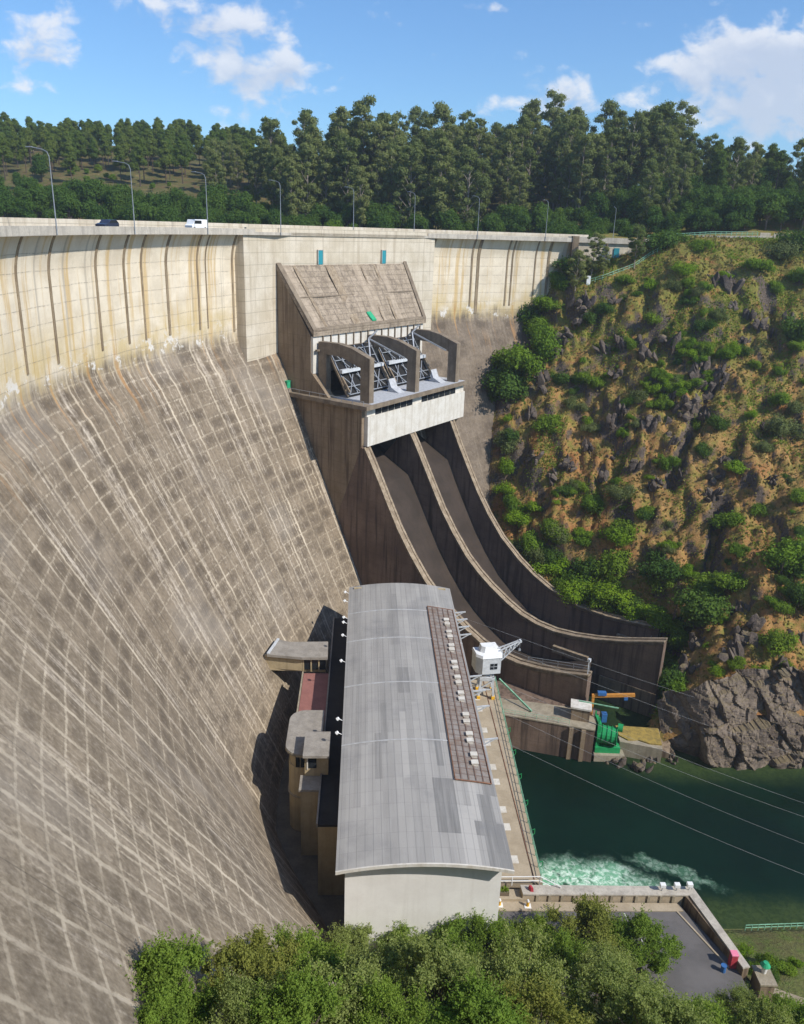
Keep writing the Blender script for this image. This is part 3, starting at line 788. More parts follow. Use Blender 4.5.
# ------------------------------------------------------------------ powerhouse
EZ = 25.0; HW = 10.35; LEN = 76.6
pw = thing('powerhouse', 'long powerhouse at the dam foot with a grey barrel roof and pale end wall', 'powerhouse', ph(0, 38, 7))
def rz(x): return EZ + 1.15 * (1 - (x / HW) ** 2)
def barrel(mb, y0, y1, x0, x1, dz0, dz1, nx=24):
    xs = np.linspace(x0, x1, nx + 1)
    for i in range(nx):
        a_, c_ = xs[i], xs[i + 1]
        mb.prism([ph(a_, y0, rz(a_) + dz0), ph(c_, y0, rz(c_) + dz0), ph(c_, y1, rz(c_) + dz0), ph(a_, y1, rz(a_) + dz0)],
                 [ph(a_, y0, rz(a_) + dz1), ph(c_, y0, rz(c_) + dz1), ph(c_, y1, rz(c_) + dz1), ph(a_, y1, rz(a_) + dz1)])
b = MB()
xs = np.linspace(-9.3, 9.3, 13)
b.prism([ph(-9.3, 1.7, 6), ph(9.3, 1.7, 6), ph(9.3, 1.9, 6), ph(-9.3, 1.9, 6)], [ph(-9.3, 1.7, 24.6), ph(9.3, 1.7, 24.6), ph(9.3, 1.9, 24.6), ph(-9.3, 1.9, 24.6)])
for i in range(12):
    a_, c_ = xs[i], xs[i + 1]
    b.prism([ph(a_, 1.7, 24.6), ph(c_, 1.7, 24.6), ph(c_, 1.9, 24.6), ph(a_, 1.9, 24.6)], [ph(a_, 1.7, rz(a_) - .3), ph(c_, 1.7, rz(c_) - .3), ph(c_, 1.9, rz(c_) - .3), ph(a_, 1.9, rz(a_) - .3)])
obj('end_wall', b, 'front_wall', pw)
b = MB(); b.box(-9.3, -8.8, 1.9, 75.2, 6, 25.1, ph); b.box(8.8, 9.3, 1.9, 75.2, 6, 25.1, ph); b.box(-9.3, 9.3, 75.2, 75.7, 6, 25.5, ph)
obj('side_wall', b, 'ochre_wall', pw)
for k in range(11):
    b = MB(); b.box(9.28, 9.36, 5 + k * 6.4, 9 + k * 6.4, 14, 21, ph); obj('side_window', b, 'dark_glass', pw)
# roof built of sheets
me = bpy.data.meshes.new('roof'); vs = []; fs = []; tints = []; uvs = []
xs = np.linspace(-HW, HW, 23); ys = np.linspace(0, LEN, 31)
base_t = {}
for j in range(30):
    for i in range(22):
        k = len(vs)
        for (xx, yv) in ((xs[i], ys[j]), (xs[i + 1], ys[j]), (xs[i + 1], ys[j + 1]), (xs[i], ys[j + 1])):
            vs.append(ph(xx, yv, rz(xx))); uvs.append((xx, yv))
        fs.append([k, k + 1, k + 2, k + 3])
        tv = .62 + .10 * math.sin(i * 1.7 + j // 9) + random.uniform(-.05, .05)
        tv -= .12 * (.5 + .5 * math.sin(i * .9 + 1.0)) * (1 if j > 9 else 0)
        tints.append(tv)
def sheet(i0, i1, j0, j1, val):
    for j in range(j0, j1):
        for i in range(i0, i1): tints[j * 22 + i] = val + random.uniform(-.02, .02)
sheet(13, 16, 2, 6, .12); sheet(18, 21, 2, 5, .16); sheet(19, 22, 0, 3, .14); sheet(20, 22, 5, 6, .2); sheet(9, 11, 14, 17, .20); sheet(11, 12, 13, 17, .50); sheet(16, 18, 0, 4, .92); sheet(18, 19, 3, 7, .9)
sheet(5, 6, 6, 10, .36); sheet(14, 15, 7, 14, .18); sheet(3, 4, 4, 9, .86); sheet(8, 10, 20, 28, .34); sheet(1, 5, 0, 4, .78); sheet(9, 10, 6, 12, .88); sheet(6, 7, 9, 13, .3)
me.from_pydata(vs, [], fs)
ua = me.uv_layers.new(name='roof'); ua.data.foreach_set('uv', np.array(uvs).reshape(-1))
at = me.attributes.new('tint', 'FLOAT', 'FACE'); at.data.foreach_set('value', np.clip(tints, 0, 1))
roof = link_mesh('roof', me, 'roof_sheet'); roof.parent = pw
off = wloc(pw); me.transform(Matrix.Translation(-off))
b = MB(); barrel(b, 0.02, LEN - .02, -HW + .02, HW - .02, -.32, -.012); obj('roof_soffit', b, 'crest_concrete', roof)
b = MB(); barrel(b, -.08, .12, -HW, HW, -.36, .05); obj('verge', b, 'beam_white', roof)
for yv in (23.6, 38.9, 53.6, 64.5):
    b = MB(); barrel(b, yv - .10, yv + .10, -HW, HW, .004, .09); obj('roof_seam', b, 'seam_metal', roof)
# rusty strip with vents
me = bpy.data.meshes.new('roof_strip'); vs = []; uvs = []; fs = []
xr = np.linspace(5.0, 9.8, 6); yr = np.linspace(15.0, 66.2, 20)
for j in range(19):
    for i in range(5):
        k = len(vs)
        for (xx, yv) in ((xr[i], yr[j]), (xr[i + 1], yr[j]), (xr[i + 1], yr[j + 1]), (xr[i], yr[j + 1])): vs.append(ph(xx, yv, rz(xx) + .08)); uvs.append((xx, yv))
        fs.append([k, k + 1, k + 2, k + 3])
me.from_pydata(vs, [], fs); ua = me.uv_layers.new(name='roof'); ua.data.foreach_set('uv', np.array(uvs).reshape(-1))
strip = link_mesh('rusty_strip', me, 'rusty_sheet'); strip.parent = roof; me.transform(Matrix.Translation(-off))
so2 = strip.modifiers.new('thick', 'SOLIDIFY'); so2.thickness = .07; so2.offset = 1
b = MB()
for xx in (4.95, 9.85): b.tube([ph(xx, 15, rz(xx) + .22), ph(xx, 66.2, rz(xx) + .22)], .09, 6)
for yv in (15, 66.2): b.tube([ph(4.95, yv, rz(4.95) + .22), ph(9.85, yv, rz(9.85) + .22)], .09, 6)
for k in range(4):
    xx = 5.8 + k * 1.0; b.tube([ph(xx, 15.2, rz(xx) + .24), ph(xx, 66, rz(xx) + .24)], .035, 5)
obj('strip_edging', b, 'rust', roof)
for (vx, vy) in [(9.0, 134.4), (9.1, 132.6), (9.3, 129.7), (9.4, 127.9), (9.5, 124.7), (9.5, 123.2), (9.7, 118.9), (9.8, 117.1), (10.0, 114.2), (10.1, 112.5), (10.3, 109.5), (10.3, 107.8), (10.7, 103.6), (10.7, 101.8), (10.9, 98.7), (10.9, 97.1), (11.2, 93.9), (11.2, 92.1)]:
    d = np.array([vx, vy]) - PO; lx, ly = d @ PR, d @ PA
    b = MB(); z0 = rz(lx) + .15
    b.box(lx - .42, lx + .42, ly - .36, ly + .36, z0 - .1, z0 + .38, ph); b.box(lx - .5, lx + .5, ly - .44, ly + .44, z0 + .38, z0 + .46, ph)
    obj('roof_vent', b, 'beam_white', roof)
# eave lamps on the left edge
for yv in (26.5, 30, 47, 56, 61, 63, 70, 74):
    b = MB(); b.tube([ph(-HW - .05, yv, EZ - .1), ph(-HW - .7, yv, EZ + .25)], .05, 6); b.tube([ph(-HW - .6, yv, EZ + .32), ph(-HW - .85, yv, EZ + .1)], .22, 8, .28); obj('eave_lamp', b, 'white_paint', pw)
# outrigger arms with insulators, right side
ARMS = [(35.0, 0), (44, 0), (58.5, 1), (61.5, 1), (64.5, 1), (67.5, 1), (26.5, 0), (39.5, 0)]
for yv, h in ARMS:
    b = MB(); b.bar(ph(9.2, yv, 23.9), ph(12.6, yv, 24.3), .22); b.bar(ph(9.2, yv, 22.3), ph(12.2, yv, 24.2), .15); obj('wire_bracket', b, 'white_steel', pw)
b = MB(); b.bar(ph(9.0, 1.7, 13.6), ph(9.0, .5, 13.9), .12); b.bar(ph(9.0, 1.7, 12.9), ph(9.0, .6, 13.8), .1); b.box(8.75, 9.25, .1, .6, 13.6, 13.95, ph); obj('wall_lamp', b, 'white_steel', pw)

# lean-to along the dam side, with annexes
def boxthing(name, label, cat, x0, x1, y0, y1, z0, z1, wall, roofm, over=.25, th=.35, fr=ph):
    tt = thing(name, label, cat, fr((x0 + x1) / 2, (y0 + y1) / 2, z0))
    b = MB(); b.box(x0, x1, y0, y1, z0, z1 - th, fr); obj('wall', b, wall, tt)
    b = MB(); b.box(x0 - over, x1 + over, y0 - over, y1 + over, z1 - th, z1, fr); obj('roof', b, roofm, tt)
    return tt
lean = boxthing('lean_to', 'low lean-to with a black tar roof along the dam side of the powerhouse', 'annex', -13.2, -9.32, 14.6, 74.5, 6.5, 19.0, 'ochre_wall', 'tar_roof', .02)
b = MB(); b.box(-13.45, -13.22, 14.5, 74.5, 18.6, 19.25, ph); obj('roof_kerb', b, 'flat_roof', lean)

# link bridge from the dam face
lk = thing('link_bridge', 'short roofed footbridge joining the dam face to the powerhouse annex', 'footbridge', (-17.5, 129, 17))
R_ = [(-23.4, 126.6), (-22.4, 132.2), (-20, 131.4), (-12.9, 132.0), (-12.4, 126.2), (-17, 125.9)]
b = MB(); b.prism([(x, y, 21.2) for x, y in R_], [(x, y, 21.7) for x, y in R_]); obj('roof', b, 'flat_roof', lk)
b = MB(); b.prism([(-23.4, 126.6, 21.72), (-23.0, 126.6, 21.72), (-22.0, 132.1, 21.72), (-22.4, 132.1, 21.72)], [(-23.4, 126.6, 22.0), (-23.0, 126.6, 22.0), (-22.0, 132.1, 22.0), (-22.4, 132.1, 22.0)]); obj('flashing', b, 'white_steel', lk)
b = MB(); b.prism([(-24, 127.2, 18.6), (-17, 126.5, 18.6), (-17, 126.9, 18.6), (-24, 127.6, 18.6)], [(-24, 127.2, 21.18), (-17, 126.5, 21.18), (-17, 126.9, 21.18), (-24, 127.6, 21.18)])
b.box(-24, -12.9, 127.0, 131.6, 18.2, 18.58); obj('wall', b, 'ochre_wall', lk)
for k in range(3):
    b = MB(); b.box(-16.7 + k * 1.4, -15.6 + k * 1.4, 126.65, 126.8, 18.9, 21.0); w_ = obj('window', b, 'dark_glass', lk)
    b = MB(); b.box(-16.95 + k * 1.4, -16.72 + k * 1.4, 126.5, 126.9, 18.6, 21.17); obj('mullion', b, 'ochre_wall', w_)

tr_ = thing('annex_terrace', 'annex wing with a flat dull red terrace beside the link bridge', 'annex', ph(-16, 47, 6.5))
b = MB(); b.box(-18.2, -13.5, 38.4, 53.4, 6.5, 18.6, ph); obj('wall', b, 'ochre_wall', tr_)
b = MB(); b.box(-17.9, -13.5, 38.5, 53.2, 18.62, 18.95, ph); obj('terrace', b, 'red_deck', tr_)
b = MB(); b.box(-18.2, -17.96, 38.4, 53.4, 18.62, 19.2, ph); obj('parapet', b, 'quay_concrete', tr_)

rt = thing('round_annex', 'curved-corner annex tower with a flat grey roof and a band of windows', 'annex', ph(-16, 32, 6.5))
def rounded(x0, x1, y0, y1, r):
    pts = [(x1, y0), (x1, y1)]
    pts += [(x0 + r - r * math.sin(a_), y1 - r + r * math.cos(a_)) for a_ in np.linspace(0, PI / 2, 6)]
    pts += [(x0 + r - r * math.cos(a_), y0 + r - r * math.sin(a_)) for a_ in np.linspace(0, PI / 2, 6)]
    return pts
def pprism(mb, pts, z0, z1): mb.prism([ph(x, y, z0) for x, y in pts], [ph(x, y, z1) for x, y in pts])
b = MB(); pprism(b, rounded(-18.4, -13.5, 27.0, 37.8, 2.2), 6.5, 18.6); pprism(b, rounded(-18.2, -13.5, 27.2, 37.8, 2.1), 18.6, 20.8); obj('wall', b, 'ochre_wall', rt)
b = MB(); pprism(b, rounded(-18.8, -13.48, 26.6, 38.1, 2.5), 20.8, 21.3); obj('roof', b, 'flat_roof', rt)
b = MB(); pprism(b, rounded(-18.9, -13.46, 26.5, 38.2, 2.6), 20.84, 21.15); obj('cornice', b, 'quay_concrete', rt)
b = MB(); pprism(b, rounded(-18.6, -13.46, 26.8, 37.9, 2.4), 13.2, 13.5); obj('string_course', b, 'quay_concrete', rt)
for k in range(2):
    b = MB(); b.box(-17.2 + k * .75, -16.6 + k * .75, 27.10, 27.22, 18.7, 20.5, ph); obj('window', b, 'dark_glass', rt)

st = thing('stair_annex', 'small square stair block with a raised flat roof and a dark window', 'annex', ph(-14, 28, 6.5))
b = MB(); b.box(-15.7, -12.3, 25.0, 29.5, 6.5, 22.6, ph); obj('wall', b, 'ochre_wall', st)
b = MB(); b.box(-15.9, -12.1, 24.0, 29.9, 22.6, 23.0, ph); obj('roof', b, 'flat_roof', st)
b = MB(); b.box(-15.2, -14.0, 24.92, 25.06, 20.2, 22.0, ph); w_ = obj('window', b, 'dark_glass', st)
b = MB(); b.box(-15.4, -15.22, 24.86, 25.1, 20.0, 22.2, ph); obj('frame', b, 'beam_white', w_)
boxthing('porch_annex', 'low ochre porch block with a flat grey roof in front of the stair block', 'annex', -16.1, -13.5, 22.1, 24.9, 6.5, 18.8, 'ochre_wall', 'flat_roof', .25)

# ------------------------------------------------------------------ quay deck, gantry, railings
qd = thing('quay_deck', 'long sandy concrete quay deck between the powerhouse and the river', 'quay', ph(14, 40, 0))
b = MB()
dk = [ph(9.35, 13.5, 0), ph(17.9, 13.5, 0), ph(19.3, 66, 0), ph(9.35, 66, 0)]
b.prism([(x, y, -4) for x, y, _ in dk], [(x, y, 10) for x, y, _ in dk]); obj('body', b, 'deck_concrete', qd)
for k in range(9):
    b = MB(); yv = 17 + k * 5.2 + (k % 2) * 1.4; b.box(12.6, 15.2, yv, yv + 1.5, 10.004, 10.05, ph); obj('hatch_cover', b, 'beam_white', qd)
for xx in (11.2, 16.8):
    b = MB(); b.box(xx - .06, xx + .06, 14, 65.5, 10.004, 10.09, ph); obj('crane_rail', b, 'rust', qd)

def railing(name, label, pts, mt_, h=1.05, step=2.0, r=.045, cat='railing'):
    pts = [Vector(x) for x in pts]; root = thing(name, label, cat, pts[0])
    rails = MB(); posts = MB()
    for a_, c_ in zip(pts[:-1], pts[1:]):
        L = (c_ - a_).length; n = max(1, round(L / step))
        for i in range(n + 1):
            p_ = a_.lerp(c_, i / n); posts.tube([p_, p_ + Vector((0, 0, h))], r, 5)
        for hh_ in (h, h * .52): rails.tube([a_ + Vector((0, 0, hh_)), c_ + Vector((0, 0, hh_))], r * .9, 5)
    obj('rail', rails, mt_, root); obj('post', posts, mt_, root)
    return root
railing('quay_railing', 'pale green railing along the river edge of the quay deck', [ph(17.7, 14, 10), ph(19.1, 65.5, 10)], 'pale_green', 1.1, 2.2, .06)
railing('quay_railing', 'pale green railing close to the powerhouse wall on the quay deck', [ph(10.4, 14, 10), ph(10.4, 52, 10)], 'pale_green', 1.1, 2.2, .06)
for k in range(6):
    yv = 18 + k * 6.5
    b = MB(); b.tube([ph(18.0 + yv * .027, yv, 9.3), ph(18.35 + yv * .027, yv, 9.5), ph(18.4 + yv * .027, yv, 8.7), ph(18.0 + yv * .027, yv, 8.2)], .07, 6)
    tag(obj('mooring_loop', b, 'green_paint'), 'green mooring loop on the outer wall of the quay deck', 'mooring loop', 'mooring loops along the quay wall')
railing('entry_railing', 'white tubular railing across the near end of the quay deck', [ph(9.6, 13.0, 10.0), ph(17.3, 13.0, 10.0), ph(20.0, 12.0, 9.2)], 'white_paint', 1.5, 3.8, .07)

gc = thing('gantry_crane', 'white gantry crane with a cab house and lattice jib on the quay deck', 'crane', (17, 134.2, 10))
for sx_ in (15.9, 18.7):
    for sy_ in (133.0, 136.2):
        b = MB(); b.bar((sx_, sy_, 10.6), (sx_ + (.3 if sx_ < 17 else -.3), sy_, 14.4), .4, .4); lg = obj('leg', b, 'white_steel', gc)
        b = MB(); b.box(sx_ - .3, sx_ + .3, sy_ - .45, sy_ + .45, 10.05, 10.6); obj('bogie', b, 'yellow_paint', lg)
b = MB()
for sy_ in (133.0, 136.2): b.bar((15.9, sy_, 14.4), (18.8, sy_, 14.4), .5, .5); b.bar((15.9, sy_, 12.0), (18.7, sy_, 14.2), .2); b.bar((15.9, sy_, 12), (18.7, sy_, 12), .22)
for sx_ in (16.1, 18.5): b.bar((sx_, 133, 14.4), (sx_, 136.2, 14.4), .45, .5); b.bar((sx_, 133, 11.8), (sx_, 136.2, 11.8), .22)
b.tube([(17.3, 134.5, 14.4), (17.3, 134.5, 15.6)], .9, 14)
obj('portal', b, 'white_steel', gc)
ca = math.radians(12)
def gcp(x, y, z): return (17.2 + x * math.cos(ca) - y * math.sin(ca), 134.6 + x * math.sin(ca) + y * math.cos(ca), z)
b = MB()
base = [(-2.4, -.8), (-1.4, -1.9), (2.2, -1.9), (2.6, -.6), (2.6, 1.9), (-2.4, 1.9)]
b.prism([gcp(x, y, 15.5) for x, y in base], [gcp(x, y, 18.9) for x, y in base]); hs = obj('cab', b, 'white_steel', gc)
b = MB(); b.prism([gcp(x * 1.06, y * 1.08, 18.9) for x, y in base], [gcp(x * 1.0, y * .95, 19.4) for x, y in base]); b.prism([gcp(x * .7 + .2, y * .55 + .3, 19.4) for x, y in base], [gcp(x * .6 + .2, y * .45 + .3, 20.6) for x, y in base])
obj('cab_roof', b, 'white_paint', gc)
b = MB(); b.box(.1, 1.5, -1.96, -1.88, 16.5, 17.7, gcp); wn = obj('cab_window', b, 'dark_glass', hs)
b = MB(); b.box(.77, .83, -2.0, -1.9, 16.5, 17.7, gcp); b.box(.1, 1.5, -2.0, -1.9, 17.07, 17.13, gcp); obj('window_bar', b, 'white_steel', wn)
b = MB()
for y_ in (-.5, .5):
    b.bar(gcp(2.4, y_, 17.2), gcp(6.4, 0 + y_ * .4, 21.0), .2); b.bar(gcp(2.2, y_, 19.6), gcp(6.4, y_ * .4, 21.2), .2)
    for k in range(5): f0 = k / 5; f1 = (k + .5) / 5; b.bar(gcp(2.4 + 4 * f0, y_, 17.2 + 3.8 * f0), gcp(2.2 + 4.2 * f1, y_, 19.6 + 1.6 * f1), .12); b.bar(gcp(2.2 + 4.2 * f1, y_, 19.6 + 1.6 * f1), gcp(2.4 + 4 * (f0 + .2), y_ * .5, 17.2 + 3.8 * (f0 + .2)), .12)
b.bar(gcp(6.4, -.4, 21.1), gcp(6.4, .4, 21.1), .4)
obj('jib', b, 'white_steel', gc)
b = MB(); b.tube([gcp(6.4, 0, 21), gcp(6.4, 0, 19.4)], .04, 5); b.box(6.2, 6.6, -.15, .15, 19.0, 19.4, gcp); obj('hook', b, 'galvanised', gc)

# tail platform at the end of the near chute
tp = thing('tail_platform', 'low concrete platform and river wall below the end of the near chute', 'platform', (29, 132, 0))
T_ = [(19.6, 132.4), (37.6, 127.9), (38.6, 131.5), (40.2, 135.0), (30, 142), (19, 145)]
b = MB(); b.prism([(x, y, -4) for x, y in T_], [(x, y, 7) for x, y in T_]); obj('body', b, 'chute_concrete', tp)
b = MB(); b.prism([(x * 1, y - .12 if y < 133 else y, 7.004) for x, y in T_[:3]] + [(38.2, 134.6, 7.004), (19.3, 138.0, 7.004)], [(x, y - .12 if y < 133 else y, 7.25) for x, y in T_[:3]] + [(38.2, 134.6, 7.25), (19.3, 138.0, 7.25)])
obj('top', b, 'quay_concrete', tp)
for xx in (33.0, 35.2):
    b = MB(); b.box(xx, xx + .8, 127.4 + (37.6 - xx) * .25, 128.2 + (37.6 - xx) * .25, -3, 6.9); obj('buttress', b, 'block_concrete', tp)
hut = thing('pump_hut', 'small square concrete hut at the corner of the tail platform', 'hut', (35.5, 131.2, 7.2))
b = MB(); b.prism([(33.6, 131.0, 7.25), (36.9, 130.2, 7.25), (37.4, 132.6, 7.25), (34.1, 133.4, 7.25)], [(33.6, 131.0, 9.8), (36.9, 130.2, 9.8), (37.4, 132.6, 9.8), (34.1, 133.4, 9.8)]); obj('wall', b, 'block_concrete', hut)
b = MB(); b.prism([(33.3, 130.9, 9.8), (37.1, 129.9, 9.8), (37.7, 132.8, 9.8), (33.9, 133.8, 9.8)], [(33.3, 130.9, 10.15), (37.1, 129.9, 10.15), (37.7, 132.8, 10.15), (33.9, 133.8, 10.15)]); obj('roof', b, 'beam_white', hut)
railing('platform_railing', 'dark green railing on the edge of the tail platform', [(21, 132.3, 7.25), (33, 129.3, 7.25)], 'pale_green', 1.0, 2, .035)
b = MB(); b.bar((20.6, 139.6, 10.4), (26.4, 133.0, 7.5), .25, .35)
tag(obj('stair_beam', b, 'pale_green'), 'sloping pale green beam from the quay deck down to the tail platform', 'beam')
# green machine beside the hut
gm_ = thing('green_winch', 'bright green winch drum machine on a frame at the foot of the spillway wall', 'winch', (40.2, 131.5, 2))
b = MB(); b.tube([(39.0, 130.8, 4.6), (42.4, 129.9, 4.6)], 1.7, 20); dr = obj('drum', b, 'green_paint', gm_)
b = MB()
for k in range(5): f0 = k / 4; b.tube([(39.0 + 3.4 * f0 - .06, 130.8 - .9 * f0, 4.6), (39.0 + 3.4 * f0 + .06, 130.8 - .9 * f0 - .03, 4.6)], 1.86, 20)
obj('drum_rib', b, 'green_paint', dr)
b = MB(); b.box(38.6, 39.2, 129.4, 132.4, 1.5, 7.6); b.box(38.4, 43.2, 129.0, 132.4, 1.4, 2.6)
for k in range(4): b.bar((38.5, 129.6, 3 + k * 1.3), (38.5, 132.4, 3 + k * 1.3), .2)
b.bar((38.6, 129.4, 1.5), (38.6, 129.4, 9.0), .25); b.bar((38.6, 132.2, 1.5), (38.6, 132.2, 8.6), .25)
obj('frame', b, 'green_paint', gm_)
b = MB(); b.tube([(42.6, 130.4, 6.3), (43.5, 130.1, 6.3)], .8, 14); obj('motor', b, 'green_paint', gm_)
b = MB(); b.box(39.8, 40.8, 132.0, 133.0, 6.2, 8.0); obj('control_box', b, 'blue_paint', gm_)
b = MB(); b.box(38.2, 44, 128.2, 133.0, -.5, 1.4); obj('foundation', b, 'quay_concrete', gm_)
# orange davit crane
dc = thing('davit_crane', 'small orange jib crane with blue hoist against the dark spillway wall', 'crane', (37.9, 133.0, 7.2))
b = MB(); b.bar((37.9, 133.0, 7.2), (37.9, 133.0, 11.4), .45, .45); obj('mast', b, 'orange_paint', dc)
b = MB(); b.bar((37.6, 132.9, 11.5), (45.6, 132.4, 12.3), .5, .6); obj('jib', b, 'orange_paint', dc)
b = MB(); b.box(38.6, 40.2, 132.3, 133.2, 11.9, 12.5); b.box(43.6, 44.3, 132.1, 132.9, 11.2, 11.8); obj('hoist', b, 'blue_paint', dc)
b = MB(); b.bar((35.2, 132.9, 10.3), (42.5, 131.2, 10.0), .18); obj('handrail', b, 'pale_green', dc)
# light mast on the chute end
b = MB(); b.tube([sp3(.8, 79.0, 9), sp3(.8, 79.0, 17.4)], .1, 6); b.box(.5, 1.1, 78.8, 79.3, 17.4, 18.0, sp3)
tag(obj('light_mast', b, 'white_steel'), 'thin grey light mast at the end of the near chute wall', 'mast')
railing('chute_railing', 'thin grey railing across the lip of the far chute', [sp3(20, 80.5, 8.2), sp3(34, 81, 8.2)], 'galvanised', 1.3, 3, .06)
railing('chute_railing', 'thin grey railing on the end of the near chute wall', [sp3(1.6, 66, 12.2), sp3(1.6, 79, 14.8)], 'galvanised', 1.2, 3, .06)
# mossy block beyond
mb_ = thing('mossy_block', 'concrete apron block with a dry ochre moss top at the end of the spillway wall', 'block', (47, 134, 0))
Bq = [(43.4, 130.4), (51.0, 128.4), (52.2, 135.0), (43.6, 135.5)]
b = MB(); b.prism([(x, y, -3) for x, y in Bq], [(x, y, 3.1) for x, y in Bq]); obj('body', b, 'quay_concrete', mb_)
b = MB(); Bm = [(43.6, 132.2), (45, 130.8), (47, 130.9), (49, 129.8), (51.2, 129.6), (52.0, 134.9), (43.7, 135.4)]; b.prism([(x, y, 3.1) for x, y in Bm], [(x, y, 3.35) for x, y in Bm]); obj('moss_top', b, 'dry_moss', mb_)
b = MB(); b.prism([(50.6, 130.6, -2), (53, 129.8, -2), (55.5, 137, -2), (53.4, 138.6, -2)], [(50.6, 130.6, 1.8), (53, 129.8, 1.2), (55.5, 137, 2.4), (53.4, 138.6, 2.6)])
tag(obj('apron_slab', b, 'block_concrete'), 'tilted brown concrete slab between the mossy block and the river rock', 'slab')

# ------------------------------------------------------------------ yard
b = MB(); YD = [(13.0, 66), (13.0, 84.6), (39.6, 85.4), (43.9, 75.5), (44.6, 66)]
b.prism([(x, y, 4) for x, y in YD], [(x, y, 9) for x, y in YD]); tag(obj('yard_pavement', b, 'asphalt'), kind='structure')
b = MB(); b.prism([(13.0, 83.0, 9.004), (39.9, 84.1, 9.004), (39.4, 85.4, 9.004), (13.0, 84.6, 9.004)], [(13.0, 83.0, 9.12), (39.9, 84.1, 9.12), (39.4, 85.4, 9.12), (13.0, 84.6, 9.12)])
b.prism([(13.0, 84.6, 5), (18.4, 84.8, 5), (18.2, 86.5, 5), (13.0, 86.4, 5)], [(13.0, 84.6, 9.5), (18.4, 84.8, 9.5), (18.2, 86.5, 9.5), (13.0, 86.4, 9.5)])
b.prism([(42.75, 75.5, 9.004), (43.0, 75.5, 9.004), (39.0, 84.4, 9.004), (38.75, 84.4, 9.004)], [(42.75, 75.5, 9.1), (43.0, 75.5, 9.1), (39.0, 84.4, 9.1), (38.75, 84.4, 9.1)])
tag(obj('kerb', b, 'deck_concrete'), kind='structure')
b = MB(); b.prism([(33.2, 78.0, 9.004), (33.4, 78.0, 9.004), (31.8, 83.5, 9.004), (31.6, 83.5, 9.004)], [(33.2, 78.0, 9.008), (33.4, 78.0, 9.008), (31.8, 83.5, 9.008), (31.6, 83.5, 9.008)]); tag(obj('painted_line', b, 'road_paint'), kind='structure')
yw = thing('yard_wall', 'low concrete parapet wall with pilasters round two sides of the asphalt yard', 'wall', (40, 85.5, 5))
b = MB(); b.prism([(18.2, 84.9, -3), (40.2, 85.7, -3), (41.2, 87.0, -3), (18.0, 86.2, -3)], [(18.2, 84.9, 10.2), (40.2, 85.7, 10.2), (41.2, 87.0, 10.2), (18.0, 86.2, 10.2)]); obj('back_wall', b, 'deck_concrete', yw)
b = MB(); b.prism([(18.2, 84.75, 10.2), (41.0, 85.6, 10.2), (41.9, 87.2, 10.2), (18.0, 86.4, 10.2)], [(18.2, 84.75, 10.4), (41.0, 85.6, 10.4), (41.9, 87.2, 10.4), (18.0, 86.4, 10.4)])
b.prism([(41.0, 85.62, 10.16), (43.95, 74.4, 10.16), (44.9, 74.6, 10.16), (41.95, 87.2, 10.16)], [(41.0, 85.62, 10.38), (43.95, 74.4, 10.38), (44.9, 74.6, 10.38), (41.95, 87.2, 10.38)]); obj('wall_coping', b, 'crest_concrete', yw)
b = MB(); b.prism([(40.5, 85.75, -3), (44.0, 74.4, -3), (44.8, 74.6, -3), (41.7, 86.9, -3)], [(40.5, 85.75, 10.15), (44.0, 74.4, 10.15), (44.8, 74.6, 10.15), (41.7, 86.9, 10.15)]); obj('side_wall', b, 'block_concrete', yw)
b = MB()
for k in range(12):
    xx = 20 + k * 1.7; yv = 84.9 + (xx - 18.2) * .036; b.box(xx, xx + .35, yv - .16, yv + .1, 9.12, 10.19)
obj('pilaster', b, 'quay_concrete', yw)
for i, (x, y) in enumerate([(37.4, 86.2), (39.4, 86.3), (41.2, 86.5)]):
    d = thing('floodlight', 'white floodlight box on a short post at the river corner of the yard wall', 'floodlight', (x, y, 10.4), 'floodlights on the yard wall')
    b = MB(); b.tube([(x, y, 10.4), (x, y, 11.1)], .06, 6); obj('post', b, 'galvanised', d)
    b = MB(); b.box(x - .38, x + .38, y - .3, y + .3, 11.1, 11.65); obj('head', b, 'white_paint', d, bevel=.05)
rb = thing('hydrant_cabinet', 'red cabinet with a pink lid at the near end of the yard side wall', 'cabinet', (43.3, 75.8, 9))
b = MB(); b.box(42.9, 43.7, 75.4, 76.2, 9.0, 10.99); obj('body', b, 'red_paint', rb, bevel=.04)
b = MB(); b.box(42.85, 43.75, 75.35, 76.25, 11.0, 11.2); obj('lid', b, 'pink_paint', rb, bevel=.04)
b = MB(); b.tube([(41.9, 75.0, 9), (41.9, 75.0, 9.9)], .32, 14); b.tube([(41.9, 75, 9.9), (41.9, 75, 10.0)], .36, 14); tag(obj('drum', b, 'blue_paint', smooth=False), 'small blue drum standing beside the red cabinet', 'drum')
for xx, lab in ((15.0, 'yellow and white bollard closest to the powerhouse wall'), (18.8, 'yellow and white bollard closest to the river parapet')):
    bo = thing('bollard', lab, 'bollard', (xx, 84.0, 9.12), 'bollards at the quay entrance')
    b = MB(); b.tube([(xx, 84.0, 9.12), (xx, 84.0, 9.95)], .2, 12); obj('post', b, 'yellow_paint', bo)
    b = MB(); b.tube([(xx, 84, 9.95), (xx, 84, 10.2)], .2, 12, .12); obj('cap', b, 'white_paint', bo)
    b = MB(); b.box(xx - .45, xx + .45, 83.6, 84.4, 9.12, 9.2); obj('foot', b, 'white_paint', bo)
